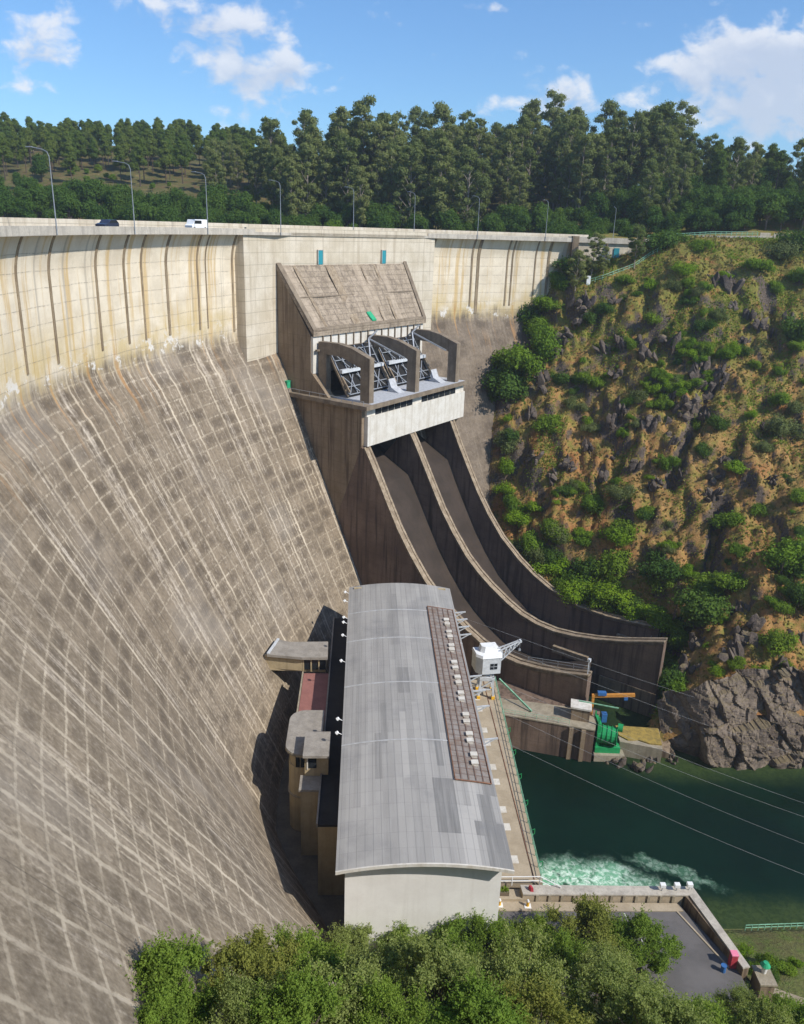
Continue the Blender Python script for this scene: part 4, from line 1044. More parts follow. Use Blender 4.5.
b = MB(); b.prism([(19.2, 85.1, 9.5), (19.8, 85.1, 9.5), (19.5, 86.1, 9.5), (18.9, 86.0, 9.5)], [(19.3, 85.3, 11.0), (19.6, 85.3, 11.0), (19.4, 85.8, 11.0), (19.1, 85.8, 11.0)]); tag(obj('sign_board', b, 'red_paint'), 'small leaning red board at the end of the white railing', 'sign')
pb = thing('planter_box', 'planter box with small green plants below the white entry railing', 'planter', (15.2, 85.6, 9.5))
b = MB(); b.box(13.9, 16.4, 85.2, 86.0, 9.5, 10.1); obj('box', b, 'frame_concrete', pb)
n_ = 500; pc = np.stack([rng.uniform(13.95, 16.35, n_), rng.uniform(85.25, 85.95, n_), 10.05 + rng.uniform(0, .8, n_) * (.5 + .5 * rng.random(n_))], 1) - np.array([15.2, 85.6, 9.5])
pm = bpy.data.objects.new('plants', bpy.data.meshes.new('plants')); PLANTS = (pm, pc); COL.objects.link(pm); pm.parent = pb
# things beyond the yard wall
pr_ = thing('gate_pier', 'stout concrete pier beside the yard wall carrying a green-topped lamp', 'pier', (46.6, 74.6, 4))
b = MB(); b.box(45.7, 47.4, 72.8, 75.2, 3, 9.5); obj('post', b, 'block_concrete', pr_); b = MB(); b.box(45.5, 47.6, 72.6, 75.4, 9.5, 9.75); obj('cap', b, 'quay_concrete', pr_)
gl = thing('bulkhead_lamp', 'white lamp with a round green hood standing on the gate pier', 'lamp', (46.6, 74.4, 9.75))
b = MB(); b.tube([(46.6, 74.4, 9.75), (46.6, 74.4, 10.9)], .28, 12, .4); obj('body', b, 'white_paint', gl)
b = MB(); b.tube([(46.6, 74.4, 10.9), (46.6, 74.4, 11.15), (46.6, 74.4, 11.4)], .62, 14, .3); obj('hood', b, 'green_tarp', gl)
b = MB(); b.box(53.0, 53.4, 72.0, 72.4, 5.0, 10.6); b.box(52.8, 53.6, 71.8, 72.6, 5.0, 7.8); tag(obj('gate_post', b, 'white_paint'), 'white gate post on the sandy path beyond the yard wall', 'post')
railing('shore_fence', 'pale green mesh fence along the grassy river bank', [(50.5, 87.2, 2.8), (60, 88.0, 2.8), (75, 88.5, 2.8)], 'pale_green', 1.0, 1.0, .07, 'fence')

# ------------------------------------------------------------------ terrain
def tps(ctrl):
    c = np.array(ctrl, float); n = len(c); sc = 100.0
    X = c[:, :2] / sc; d = np.linalg.norm(X[:, None] - X[None], axis=-1)
    K = np.where(d > 0, d * d * np.log(d + 1e-12), 0) + np.eye(n) * 1e-4
    Pm = np.c_[np.ones(n), X]; A = np.zeros((n + 3, n + 3)); A[:n, :n] = K; A[:n, n:] = Pm; A[n:, :n] = Pm.T
    w = np.linalg.solve(A, np.r_[c[:, 2], 0, 0, 0])
    def f(x, y):
        x = np.asarray(x, float) / sc; y = np.asarray(y, float) / sc
        sh = x.shape; Q = np.c_[x.ravel(), y.ravel()]; out = np.empty(len(Q))
        for k in range(0, len(Q), 20000):
            q_ = Q[k:k + 20000]; dd = np.linalg.norm(q_[:, None] - X[None], axis=-1)
            out[k:k + 20000] = np.where(dd > 0, dd * dd * np.log(dd + 1e-12), 0) @ w[:n] + np.c_[np.ones(len(q_)), q_] @ w[n:]
        return out.reshape(sh)
    return f


HILL = tps([(44, 134, 0), (50, 134, 1), (58, 134, 6), (66, 136, 10), (79, 137, 12), (95, 138, 13), (120, 138, 14), (150, 140, 14),
            (54, 146, 5), (58, 160, 8.5), (66, 152, 17), (80, 153, 24), (100, 155, 28), (140, 160, 32), (46.6, 169, 9.5), (38.5, 177, 12.5), (32, 182, 14), (27, 186.5, 17), (24.5, 190, 19.5), (21, 193, 13),
            (23.8, 206.5, 25.5), (23.1, 210.5, 32.8), (23, 214.8, 40.2), (23.5, 219.4, 47.6), (26.3, 225.3, 55), (32.3, 232.5, 62.5), (38.2, 240.2, 73.2), (43.4, 242.1, 83.1), (48, 244, 87.5), (17, 214, 28), (16, 225, 36), (56, 241, 86.5), (66, 241, 89.5), (80, 243, 94.4),
            (113, 247, 95.6), (150, 247, 96.5), (36, 200, 32), (60, 198, 45), (90, 200, 58), (125, 200, 62), (75, 224, 79), (110, 228, 84), (43, 208, 44), (41, 226, 63), (150, 200, 64),
            (47, 250, 90), (66, 250, 92.6), (85, 251, 95), (115, 254, 95.8), (150, 256, 96.6), (75, 262, 94), (120, 266, 101), (170, 270, 104)])
BACK = tps([(-320, 300, 92), (-200, 290, 88), (-120, 296, 88), (-60, 300, 88), (0, 300, 88), (50, 290, 90), (75, 270, 94), (-150, 330, 98), (-80, 332, 97), (-250, 400, 112), (-160, 420, 118),
            (-90, 430, 120), (-220, 500, 132), (-100, 520, 133), (0, 520, 130), (-20, 325, 96), (-20, 380, 108), (0, 450, 120), (30, 340, 101), (80, 300, 100), (80, 340, 109), (100, 400, 114),
            (60, 425, 119), (150, 400, 109), (200, 330, 112), (125, 270, 101), (180, 266, 104), (250, 420, 104), (220, 500, 110), (0, 640, 132), (200, 640, 112), (-200, 640, 134), (330, 300, 112), (400, 500, 108), (-350, 500, 130)])


def fbm(x, y, z, sc, oct_=4): return noise.fractal(Vector((x * sc, y * sc, z * sc)), .9, 2.1, oct_)


# right bank
nx, ny = 240, 240
X, Y = np.meshgrid(np.linspace(14, 155, nx), np.linspace(132.5, 272, ny))
Z = HILL(X, Y)
rg = np.array([[fbm(X[j, i], Y[j, i], 3.1, .11, 5) for i in range(nx)] for j in range(ny)])
rg2 = np.array([[noise.ridged_multi_fractal(Vector((X[j, i] * .05, Y[j, i] * .03, 1.7)), 1.0, 2.1, 4, 1.0, 2.0) for i in range(nx)] for j in range(ny)])
fade = np.clip((244 - Y) / 12, .04, 1) * np.clip((Y - 131) / 10, .2, 1)
rg3 = np.array([[(lambda q_: q_[1] - q_[0])(noise.voronoi(Vector((X[j, i] * .13 + .4 * rg[j, i], Y[j, i] * .085, .3)))[0]) for i in range(nx)] for j in range(ny)])
rg4 = np.array([[(lambda q_: q_[1] - q_[0])(noise.voronoi(Vector((X[j, i] * .36 + .3 * rg[j, i], Y[j, i] * .22, 5.3)))[0]) for i in range(nx)] for j in range(ny)])
mid_ = np.clip((Z - 8) / 14, 0, 1) * np.clip((93 - Z) / 22, .08, 1)
HZ = Z + (rg * 2.2 + (rg2 - 1.0) * 2.6 + ((rg3 - .35) * 5.0 + (rg4 - .3) * 2.6) * mid_) * fade
Uh = (X - SO[0]) * SU[0] + (Y - SO[1]) * SU[1]; Nh = (X - SO[0]) * SN[0] + (Y - SO[1]) * SN[1]
wt = np.interp(Nh.ravel(), [24, 30, 36, 40, 46, 55, 63, 82, 90], [8, 10, 14, 20, 17.6, 12.4, 10, 10.8, 10.8]).reshape(Nh.shape)
near = np.clip((Uh - 36.4) / 9, 0, 1)
HZ = np.where((Nh > 22) & (Nh < 84), HZ * near + np.minimum(HZ, wt - .3) * (1 - near), HZ)
def base_hit(px, py):
    d = px_ray(px, py); t_ = 120
    while t_ < 320:
        p_ = CAM + d * t_
        if p_[2] < float(HILL(np.array([p_[0]]), np.array([p_[1]]))[0]): return p_[:2]
        t_ += 1
    return CAM[:2]
for seg, w_, dep in (([(712, 372), (697, 415), (684, 450), (672, 478)], 1.5, 5.5), ([(722, 500), (715, 540), (707, 585)], 1.3, 5.0), ([(560, 268), (566, 300), (572, 330)], 1.0, 2.5), ([(655, 330), (640, 365)], 1.2, 3.0), ([(600, 470), (594, 520)], 1.0, 2.5), ([(770, 300), (775, 350)], 1.5, 3.5), ([(690, 590), (694, 640)], 1.4, 3.5)):
    pts_ = [base_hit(*q_) for q_ in seg]
    dmin = np.full(X.shape, 1e9)
    for a_, c_ in zip(pts_[:-1], pts_[1:]):
        e_ = c_ - a_; tt_ = np.clip(((X - a_[0]) * e_[0] + (Y - a_[1]) * e_[1]) / (e_ @ e_), 0, 1)
        dmin = np.minimum(dmin, np.hypot(X - a_[0] - tt_ * e_[0], Y - a_[1] - tt_ * e_[1]))
    HZ = HZ - dep * np.exp(-((dmin + rg * .8) / w_) ** 2)
keep = ~((Uh < 36.0) & (Nh > 8) & (Nh < 89))
tag(grid_mesh('hillside', X, Y, HZ, 'hill_ground', keep), kind='structure')
hx0, hx1, hy0, hy1 = 14, 155, 132.5, 272
def hill_z(x, y):
    i = (x - hx0) / (hx1 - hx0) * (nx - 1); j = (y - hy0) / (hy1 - hy0) * (ny - 1)
    if not (0 <= i < nx - 1 and 0 <= j < ny - 1): return -1e9
    i0, j0 = int(i), int(j); fi, fj = i - i0, j - j0
    if not keep[j0, i0]: return -1e9
    return (HZ[j0, i0] * (1 - fi) + HZ[j0, i0 + 1] * fi) * (1 - fj) + (HZ[j0 + 1, i0] * (1 - fi) + HZ[j0 + 1, i0 + 1] * fi) * fj


# back country
n2x, n2y = 150, 90
Xb, Yb = np.meshgrid(np.linspace(-420, 470, n2x), np.linspace(254, 760, n2y))
Zb = BACK(Xb, Yb) + np.array([[fbm(Xb[j, i], Yb[j, i], 9, .03, 4) * 1.6 for i in range(n2x)] for j in range(n2y)])
Zb = np.where((Xb < 155) & (Yb < 270), Zb - 3.0, Zb)
tag(grid_mesh('hills', Xb, Yb, Zb, 'far_ground'), kind='structure')
def back_z(x, y): return float(BACK(np.array([x]), np.array([y]))[0])
rim = [pol(143.6, a_, 0) for a_ in range(108, 241, 5)]
rp = [(x, y) for x, y, _ in rim] + [(-60, -80), (-420, -80), (-420, 330), (46, 330)]
b = MB(); b.prism([(x, y, 80) for x, y in rp], [(x, y, 86) for x, y in rp]); tag(obj('reservoir_water', b, 'river_water'), kind='structure')
# land reaching the horizon
b = MB(); b.add([(-690, 700, 100), (690, 700, 100), (690, 890, 100), (-690, 890, 100)], [[0, 1, 2, 3]]); tag(obj('plain', b, 'far_ground'), kind='structure')

# left bank below the viewer
def near_h(x, y):
    k = np.interp(x, [-15, 20], [1.13, .95])
    z1 = 8 + k * (72 - y); y45 = 8 + k * 27
    z = np.where(y < 45, y45 + (45 - y) * .72, z1)
    z = np.where(y > 72, 8 - (y - 72) * .02, z)
    bank = np.where(y > 78, 5.0 - (y - 78) * .40, 5.0 + (78 - y) * .35)
    wgt = np.clip((x - 44.5) / 1.5, 0, 1) * np.clip((y - 58) / 10, 0, 1)
    return z * (1 - wgt) + bank * wgt
n3x, n3y = 150, 110
Xn, Yn = np.meshgrid(np.linspace(-70, 150, n3x), np.linspace(-40, 97, n3y))
Zn = near_h(Xn, Yn) + np.array([[fbm(Xn[j, i], Yn[j, i], 5, .12, 4) * .5 for i in range(n3x)] for j in range(n3y)])
kn = ~((Xn < 46.3) & (Yn > 76)); 
tag(grid_mesh('river_bank', Xn, Yn, Zn, 'bank_ground', kn), kind='structure')
b = MB(); b.box(-40, 14, 66, 172, 3, 6.9); tag(obj('ground', b, 'dirt_floor'), kind='structure')
b = MB(); b.box(14, 220, 70, 190, -3, 0); tag(obj('river_water', b, 'river_water'), kind='structure')

b = MB()
pp_ = [(48.0, 73.6), (51.0, 71.6), (55.5, 70.4), (62.0, 69.6)]
for (x0, y0), (x1, y1) in zip(pp_[:-1], pp_[1:]):
    h0, h1 = float(near_h(np.array([x0]), np.array([y0]))[0]) + .5, float(near_h(np.array([x1]), np.array([y1]))[0]) + .5
    b.prism([(x0, y0 - 1.2, h0 - 1), (x1, y1 - 1.2, h1 - 1), (x1, y1 + 1.2, h1 - 1), (x0, y0 + 1.2, h0 - 1)], [(x0, y0 - 1.2, h0), (x1, y1 - 1.2, h1), (x1, y1 + 1.2, h1), (x0, y0 + 1.2, h0)])
tag(obj('path', b, 'deck_concrete'), kind='structure')

# rocky river cliff
nu, nv = 300, 110
uu = np.linspace(0, 1, nu); vv = np.linspace(0, 1, nv)
RX = np.zeros((nv, nu)); RY = RX.copy(); RZ = RX.copy()
def facet(p_, sd):
    d_, pts_ = noise.voronoi(p_); c_ = pts_[0]; e_ = p_ - c_
    h_ = noise.cell_vector(c_ * 37.0 + Vector((sd, sd, sd)))
    return (h_.x - .5) * 1.0 + (h_.y - .5) * e_.x * 1.6 + (h_.z - .5) * e_.z * 1.6 - .14 * max(0, .07 - (d_[1] - d_[0])) * 14
for j in range(nv):
    for i in range(nu):
        x = 52.5 + 72.5 * uu[i]; t_ = vv[j]
        top = np.interp(x, [49, 55, 60, 70, 80, 95, 125], [4, 9, 14, 16, 17, 18, 18])
        z = -2 + (top + 2) * t_
        y = np.interp(x, [49, 54, 60, 79, 125], [135.5, 132.5, 128.4, 129.4, 131]) + (max(0, t_ - .3) ** 1.3) * 11
        w_ = noise.noise(Vector((x * .25, z * .25, 2.0)))
        a1 = facet(Vector((x * .16 + z * .07 + .25 * w_, 1.3, z * .13 - x * .03)), 1.0) * 2.6
        a2 = facet(Vector((x * .42 + z * .18 + .2 * w_, 5.3, z * .30)), 2.0) * .8
        a3 = facet(Vector((x * 1.1, 9.3, z * .8)), 3.0) * .26 + noise.fractal(Vector((x * 1.2, y, z * 1.2)), 1, 2, 3) * .12
        d_ = a1 + a2 + a3
        if 78 < x < 92 and z < 6: d_ *= .12
        RX[j, i] = x; RY[j, i] = y - d_ * .9; RZ[j, i] = z + (a2 + a3) * .35 * (1 if t_ > .05 else 0)
tag(grid_mesh('rock_cliff', RX, RY, RZ, 'cliff_rock', smooth=False), 'jagged grey rock cliff rising from the river below the brown hillside', 'cliff')
b = MB(); b.prism([(78.5, 128.0, -2), (93, 128.2, -2), (93, 132, -2), (78.5, 132, -2)], [(79.2, 129.6, 5.6), (90, 129.8, 3.2), (92, 132.5, 4), (79.5, 132.5, 6.4)])
tag(obj('concrete_facing', b, 'slab_concrete'), 'smooth brownish concrete facing patched onto the river cliff', 'facing')


def ray_ground(x, y, f, t0, t1, step=.5):
    d = px_ray(x, y); t_ = t0
    while t_ < t1:
        p_ = CAM + d * t_
        if p_[2] < f(p_[0], p_[1]): return p_
        t_ += step
    return None


# ------------------------------------------------------------------ gatehouse end, road, fences on the right bank
ab = thing('abutment_wall', 'short concrete gallery building ending the dam crest on the right bank', 'building', (56, 244, 86))
b = MB(); b.prism([(46.6, 241.6, 76), (66.2, 243.4, 76), (66.0, 247, 76), (46.0, 249, 76)], [(46.6, 241.6, 92.2), (66.2, 243.4, 92.2), (66.0, 247, 92.2), (46.0, 249, 92.2)]); obj('wall', b, 'pale_concrete', ab)
b = MB(); b.prism([(46.3, 240.9, 92.2), (66.4, 242.8, 92.2), (66.2, 247.4, 92.2), (46.0, 249, 92.2)], [(46.3, 240.9, 93.7), (66.4, 242.8, 93.7), (66.2, 247.4, 93.7), (46.0, 249, 93.7)]); obj('parapet', b, 'crest_concrete', ab)
b = MB(); b.box(45.8, 47.6, 240.4, 243, 78, 93.9); b.box(65.2, 66.6, 242.2, 244.5, 80, 94.2); b.box(55.9, 56.3, 241.8, 243, 85, 92.2); obj('buttress', b, 'block_concrete', ab)
b = MB(); b.box(58.3, 59.8, 242.35, 242.75, 87.0, 91.0); obj('door', b, 'turquoise', ab)
b = MB(); b.box(55.0, 57.0, 240.6, 242.2, 85.6, 88.2); tag(obj('kiosk', b, 'galvanised', bevel=.05), 'small grey metal kiosk beside the turquoise gallery door', 'kiosk')
b = MB()
rd = [(44, 248.5), (66, 247.5), (86, 248.5), (115, 250.5), (155, 252.0), (220, 256)]
zr = [92.9, 93.3, 95.2, 96.1, 97.0, 99]
for i in range(len(rd) - 1):
    (x0, y0), (x1, y1) = rd[i], rd[i + 1]
    b.prism([(x0, y0 - 3, zr[i] - .5), (x1, y1 - 3, zr[i + 1] - .5), (x1, y1 + 4, zr[i + 1] - .5), (x0, y0 + 4, zr[i] - .5)], [(x0, y0 - 3, zr[i]), (x1, y1 - 3, zr[i + 1]), (x1, y1 + 4, zr[i + 1]), (x0, y0 + 4, zr[i])])
tag(obj('bank_road', b, 'crest_concrete'), kind='structure')
railing('road_fence', 'low green fence along the road on the right bank', [(68, 244.6, 93.6), (86, 245.2, 95.2), (100, 246.2, 95.6)], 'pale_green', 1.1, 1.5, .09, 'fence')
b = MB()
for (x0, x1) in ((101, 104), (105, 108), (109, 113), (114, 118)): b.box(x0, x1, 246.6, 247.0, 95.0, 96.6)
tag(obj('guard_wall', b, 'pale_concrete'), 'broken pale guard wall beside the road on the right bank', 'wall')
path = [ray_ground(x, y, hill_z, 180, 300) for x, y in ((588, 284), (602, 280), (618, 274), (634, 268), (648, 258), (662, 250), (676, 244))]
path = [p_ for p_ in path if p_ is not None]
railing('path_fence', 'grey green fence beside the dirt path climbing to the road', [(p_[0], p_[1], p_[2] - .1) for p_ in path], 'pale_green', 1.3, 1.6, .09, 'fence')
p_ = path[0]; b = MB(); b.box(p_[0] - .6, p_[0] + .5, p_[1] - .5, p_[1] + .5, p_[2] - 1, p_[2] + 2.2); tag(obj('marker_box', b, 'white_paint', bevel=.05), 'white box at the lower end of the path fence near the dam', 'box')

# ------------------------------------------------------------------ lamps, cars, wires
lamp0 = thing('street_lamp', 'x', 'street lamp', (0, 0, 0), 'street lamps along the dam crest')
b = MB(); b.tube([(0, 0, -.6), (0, 0, 3), (0, 0, 6), (0, 0, 9.2)], .095, 8, .055); obj('pole', b, 'lamp_grey', lamp0)
b = MB(); b.tube([(0, 0, 9.1), (.25, 0, 9.7), (.9, 0, 10.0), (2.3, 0, 10.2)], .06, 6, .05); arm = obj('arm', b, 'lamp_grey', lamp0)
b = MB(); b.box(2.1, 3.0, -.13, .13, 10.14, 10.28); obj('lamp_head', b, 'lamp_grey', lamp0, bevel=.04)
LAMPS = [(57, 'street lamp on the dam crest nearest the viewer, leftmost in its row'), (135, 'street lamp on the crest near the dark car, second from the left'), (208, 'street lamp on the crest in front of the white van'),
         (281, 'street lamp standing left of the sloping spillway slab'), (353, 'street lamp over the middle of the spillway wall'), (414, 'street lamp over the right corner of the spillway wall'),
         (477, 'street lamp on the right crest, first past the spillway'), (545, 'street lamp on the right crest before the abutment building')]
POS = [(-49.1, 117.0), (-44.2, 134.9), (-37.6, 156.1), (-27.3, 177.0), (-13.8, 199.2), (.6, 218.6), (17.6, 227.9), (36.9, 234.6)]
for i, ((x, lab), (lx, ly)) in enumerate(zip(LAMPS, POS)):
    pz = 92.9; best = None
    for a_ in np.arange(104, 203, .1):                 # the station along the crest whose kerb lies on that line of sight
        q_ = np.array(pol(134.45, a_, pz)) - CAM
        e_ = abs(402 + F * (q_ @ RT) / (q_ @ FW) - x)
        if best is None or e_ < best[0]: best = (e_, a_)
    ang = true_deg(best[1]); c_ = pol(134.45, best[1], pz)
    if i == 0:
        lamp0.location = (c_[0], c_[1], pz); lamp0.rotation_euler = (0, 0, ang); lamp0['label'] = lab
    else: dup(lamp0, (c_[0], c_[1], pz), ang, label=lab)
dup(lamp0, (58.5, 246.5, 93), 1.6, .9, 'street lamp behind the abutment building on the right bank')
def car(name, label, deg, paint, van):
    a_ = true_deg(deg); c_ = pol(139.0 if not van else 138.6, deg, 92.89)
    root = thing(name, label, 'van' if van else 'car', c_)
    tx = np.array([-math.sin(a_), math.cos(a_)]); rx = np.array([math.cos(a_), math.sin(a_)])
    def cp(x, y, z): return (c_[0] + tx[0] * x + rx[0] * y, c_[1] + tx[1] * x + rx[1] * y, c_[2] + z)
    pr1 = [(-2.1, .35), (2.1, .35), (2.15, .8), (1.5, .95), (1.0, 1.0), (.3, 1.5), (-1.4, 1.52), (-2.1, 1.0)] if not van else [(-2.4, .4), (2.3, .4), (2.4, .9), (1.9, 1.15), (1.5, 1.95), (-2.35, 2.0)]
    b = MB(); b.prism([cp(x, -.85, z) for x, z in pr1], [cp(x, .85, z) for x, z in pr1]); obj('body', b, paint, root, bevel=.06)
    gl_ = [(.7, 1.04), (.25, 1.42), (-1.3, 1.44), (-1.8, 1.04)] if not van else [(1.7, 1.2), (1.4, 1.8), (-.6, 1.8), (-.6, 1.2)]
    for y in (-.86, .84):
        b = MB(); b.prism([cp(x, y, z) for x, z in gl_], [cp(x, y + .02, z) for x, z in gl_]); obj('side_window', b, 'dark_glass', root)
    for x in ((-1.35, 1.35) if not van else (-1.7, 1.7)):
        for y in (-.88, .66):
            b = MB(); b.tube([cp(x, y, .33), cp(x, y + .22, .33)], .33, 14); obj('wheel', b, 'black_rubber', root)
plain('car_blue', (.03, .04, .07), .25)
car('parked_car', 'dark blue car on the crest road', 169.7, 'car_blue', False)
car('white_van', 'white van driving on the crest road', 158.9, 'white_paint', True)

for i, (yv, x2, y2, D, lab) in enumerate([(26.5, 804, 856, 112, 'nearest overhead wire crossing the river'), (35, 804, 826, 118, 'second nearest overhead wire crossing the river'),
                                          (39.5, 804, 800, 126, 'overhead wire passing over the middle of the river'), (44, 804, 787, 132, 'overhead wire passing just beyond the middle of the river'),
                                          (58.5, 657, 695, 150, 'overhead wire crossing low over the end of the spillway wall'), (64.5, 659, 674, 154, 'overhead wire crossing high over the end of the spillway wall')]):
    a_ = Vector(ph(12.4, yv, 24.3)); c_ = Vector(CAM + px_ray(x2, y2) * D); e_ = a_ + (c_ - a_) * (2.0 if i < 4 else 3.2)
    pts = [a_.lerp(e_, k / 24) - Vector((0, 0, 3.0 * math.sin(PI * k / 24))) for k in range(25)]
    b = MB(); b.tube(pts, .013, 5); tag(obj('power_line', b, 'wire_metal', smooth=True), lab, 'power line', 'power lines')

# ------------------------------------------------------------------ vegetation
def leaf_mesh(name, cen, nor, size, mats, wood=None, stretch=1.35):
    n = len(cen)
    nor = nor / (np.linalg.norm(nor, axis=1, keepdims=True) + 1e-9)
    r = rng.normal(size=(n, 3)); t1 = np.cross(nor, r); t1 /= np.linalg.norm(t1, axis=1, keepdims=True) + 1e-9; t2 = np.cross(nor, t1)
    s = size[:, None]
    a = cen - t1 * s * stretch * .5; c = cen + t1 * s * stretch * .5; b1 = cen - t2 * s * .42 + nor * s * .12; d = cen + t2 * s * .42 + nor * s * .12
    V = np.stack([a, b1, c, d], 1).reshape(-1, 3)
    Fc = np.arange(4 * n).reshape(n, 4)
    vs = V.tolist(); fs = Fc.tolist(); mi = [0] * n
    if wood:
        k = len(vs); vs += wood.v; fs += [[k + q_ for q_ in f_] for f_ in wood.f]; mi += [1] * len(wood.f)
    me = bpy.data.meshes.new(name); me.from_pydata(vs, [], fs); me.polygons.foreach_set('material_index', mi)
    for m_ in mats: me.materials.append(mat(m_))
    return me


PLANTS[0].data = leaf_mesh('plants', PLANTS[1], rng.normal(size=(len(PLANTS[1]), 3)), rng.uniform(.1, .2, len(PLANTS[1])), ['leaf_hill'])


def lobes_leaves(lobes, n, size, jitter=.35, shell=.72):
    """lobes: (x,y,z,rx,rz); leaves over the outer part of every lobe"""
    L = np.array(lobes); w = L[:, 3] * L[:, 4]; w = w / w.sum()
    k = rng.choice(len(L), n, p=w); d = rng.normal(size=(n, 3)); d /= np.linalg.norm(d, axis=1, keepdims=True)
    rr = shell + (1.08 - shell) * rng.random(n) ** .8
    rr *= 1 + .30 * np.sin(d[:, 0] * 7 + k) * np.sin(d[:, 1] * 6 + 2 * k) + .14 * np.sin(d[:, 2] * 13 + 3 * k) * np.sin(d[:, 0] * 11 + k) + rng.normal(size=n) * .07
    P_ = L[k, :3] + d * np.stack([L[k, 3], L[k, 3], L[k, 4]], 1) * rr[:, None]
    nn = d + rng.normal(size=(n, 3)) * jitter * .8 + np.array([0, 0, .3])
    return P_, nn, size * (.6 + .8 * rng.random(n))


def make_tree(kind, name, label, cat, group, leafm, barkm, h, n, size):
    root = thing(name, label, cat, (0, 0, 0), group)
    lob = []; wood = MB()
    if kind == 'euc':
        th = h * random.uniform(.12, .26); bend = random.uniform(-.7, .7)
        wood.tube([(0, 0, -1), (bend * .2, 0, th * .5), (bend * .5, .1, th), (bend, .3, h * .85)], .42, 7, .08)
        nl = random.randint(24, 31)
        for i in range(nl):
            f_ = (i + .5) / nl; z = th + (h - th) * f_; rad = h * .155 * (.35 + .75 * math.sin(PI * min(1, f_ * .92 + .06)) ** .8); a_ = i * 2.4 + random.uniform(-.6, .6); d_ = rad * random.uniform(.25, 1.15)
            x, y = bend * z / h + d_ * math.cos(a_), d_ * math.sin(a_); r = h * random.uniform(.036, .078)
            lob.append((x, y, z, r, r * random.uniform(.5, .85))); wood.tube([(bend * z / h * .8, 0, z - d_ * .9 - r), (x, y, z)], .12, 4, .04)
    elif kind == 'pine':
        th = h * random.uniform(.34, .46); wood.tube([(0, 0, -1), (.1, 0, th), (.15, 0, h * .92)], .28, 6, .07)
        for i in range(18):
            f0 = i / 17; z = th + (h - th) * (f0 * .92 + .06); rad = h * .19 * (1.05 - f0 * .8); a_ = random.uniform(0, 2 * PI); d_ = rad * random.uniform(.35, .95)
            r = h * random.uniform(.07, .125) * (1 - .3 * f0); lob.append((d_ * math.cos(a_), d_ * math.sin(a_), z, r, r * .68))
            wood.tube([(0, 0, z - r * .6), (d_ * math.cos(a_), d_ * math.sin(a_), z)], .07, 4, .03)
    else:
        th = h * .25; wood.tube([(0, 0, -1), (.1, .1, th), (.1, .1, h * .6)], h * .03, 6, h * .012)
        for i in range(20):
            a_ = random.uniform(0, 2 * PI); e_ = random.uniform(-.35, 1.1); d_ = h * .28 * math.cos(e_) * random.uniform(.5, 1.0)
            x, y, z = d_ * math.cos(a_), d_ * math.sin(a_), h * .48 + h * .30 * math.sin(e_); r = h * random.uniform(.09, .19)
            lob.append((x, y, z, r, r * .85)); wood.tube([(0, 0, th), (x, y, z)], h * .012, 4, h * .004)
    P_, nn, sz = lobes_leaves(lob, n, size, .5, .55 if kind == 'euc' else .6)
    o1 = bpy.data.objects.new('crown', leaf_mesh('crown', P_, nn, sz, [leafm])); COL.objects.link(o1); o1.parent = root
    obj('trunk', wood, barkm, root)
    return root


PROTO = {}
def protos(key, k, *a):
    PROTO[key] = [make_tree(*a) for _ in range(k)]
protos('euc', 5, 'euc', 'eucalyptus_tree', 'tall grey green eucalyptus in the dense wood behind the dam crest', 'tree', 'eucalyptus wood behind the dam', 'leaf_euc', 'pale_bark', 28.0, 8000, .46)
protos('pine', 4, 'pine', 'pine_tree', 'pine with a bare trunk in the wood on the far slope', 'tree', 'pine wood on the far hills', 'leaf_pine', 'dark_bark', 18.0, 6500, .45)
protos('bush', 4, 'round', 'broadleaf_tree', 'rounded dark green broadleaf tree on the far shore behind the crest', 'tree', 'broadleaf trees along the far shore', 'leaf_dark', 'bark', 10.0, 5000, .36)
protos('bushb', 2, 'round', 'broadleaf_tree', 'lighter green broadleaf tree among the dark wood behind the dam', 'tree', 'lighter trees in the far wood', 'leaf_hill', 'bark', 10.0, 5000, .36)
used = set()
def plant(key, x, y, z, sc, extra=None, idx=None):
    pr0 = PROTO[key]; i = random.randrange(len(pr0)) if idx is None else idx
    s_ = (sc * random.uniform(.9, 1.1), sc * random.uniform(.9, 1.1), sc)
    rz_ = random.uniform(0, 2 * PI)
    if (key, i) not in used:
        used.add((key, i)); r = pr0[i]; r.location = (x, y, z); r.rotation_euler = (0, 0, rz_); r.scale = s_
        if extra: r['label'] = extra
        return r
    return dup(pr0[i], (x, y, z), rz_, s_, extra)


placed = []
def ok(x, y, dmin):
    for (a_, c_, d_) in placed:
        if (a_ - x) ** 2 + (c_ - y) ** 2 < (min(dmin, d_)) ** 2: return False
    placed.append((x, y, dmin)); return True


def scatter(key, cnt, b0, b1, y0, y1, s0, s1, dmin, cond=None):
    c_ = tries = 0
    while c_ < cnt and tries < cnt * 30:
        tries += 1
        y = random.uniform(y0, y1); bb = random.uniform(b0, b1); x = bb * y
        if x < 160 and y < 256: continue
        if cond and not cond(x, y): continue
        if not ok(x, y, dmin): continue
        plant(key, x, y, back_z(x, y) - .4, random.uniform(s0, s1)); c_ += 1


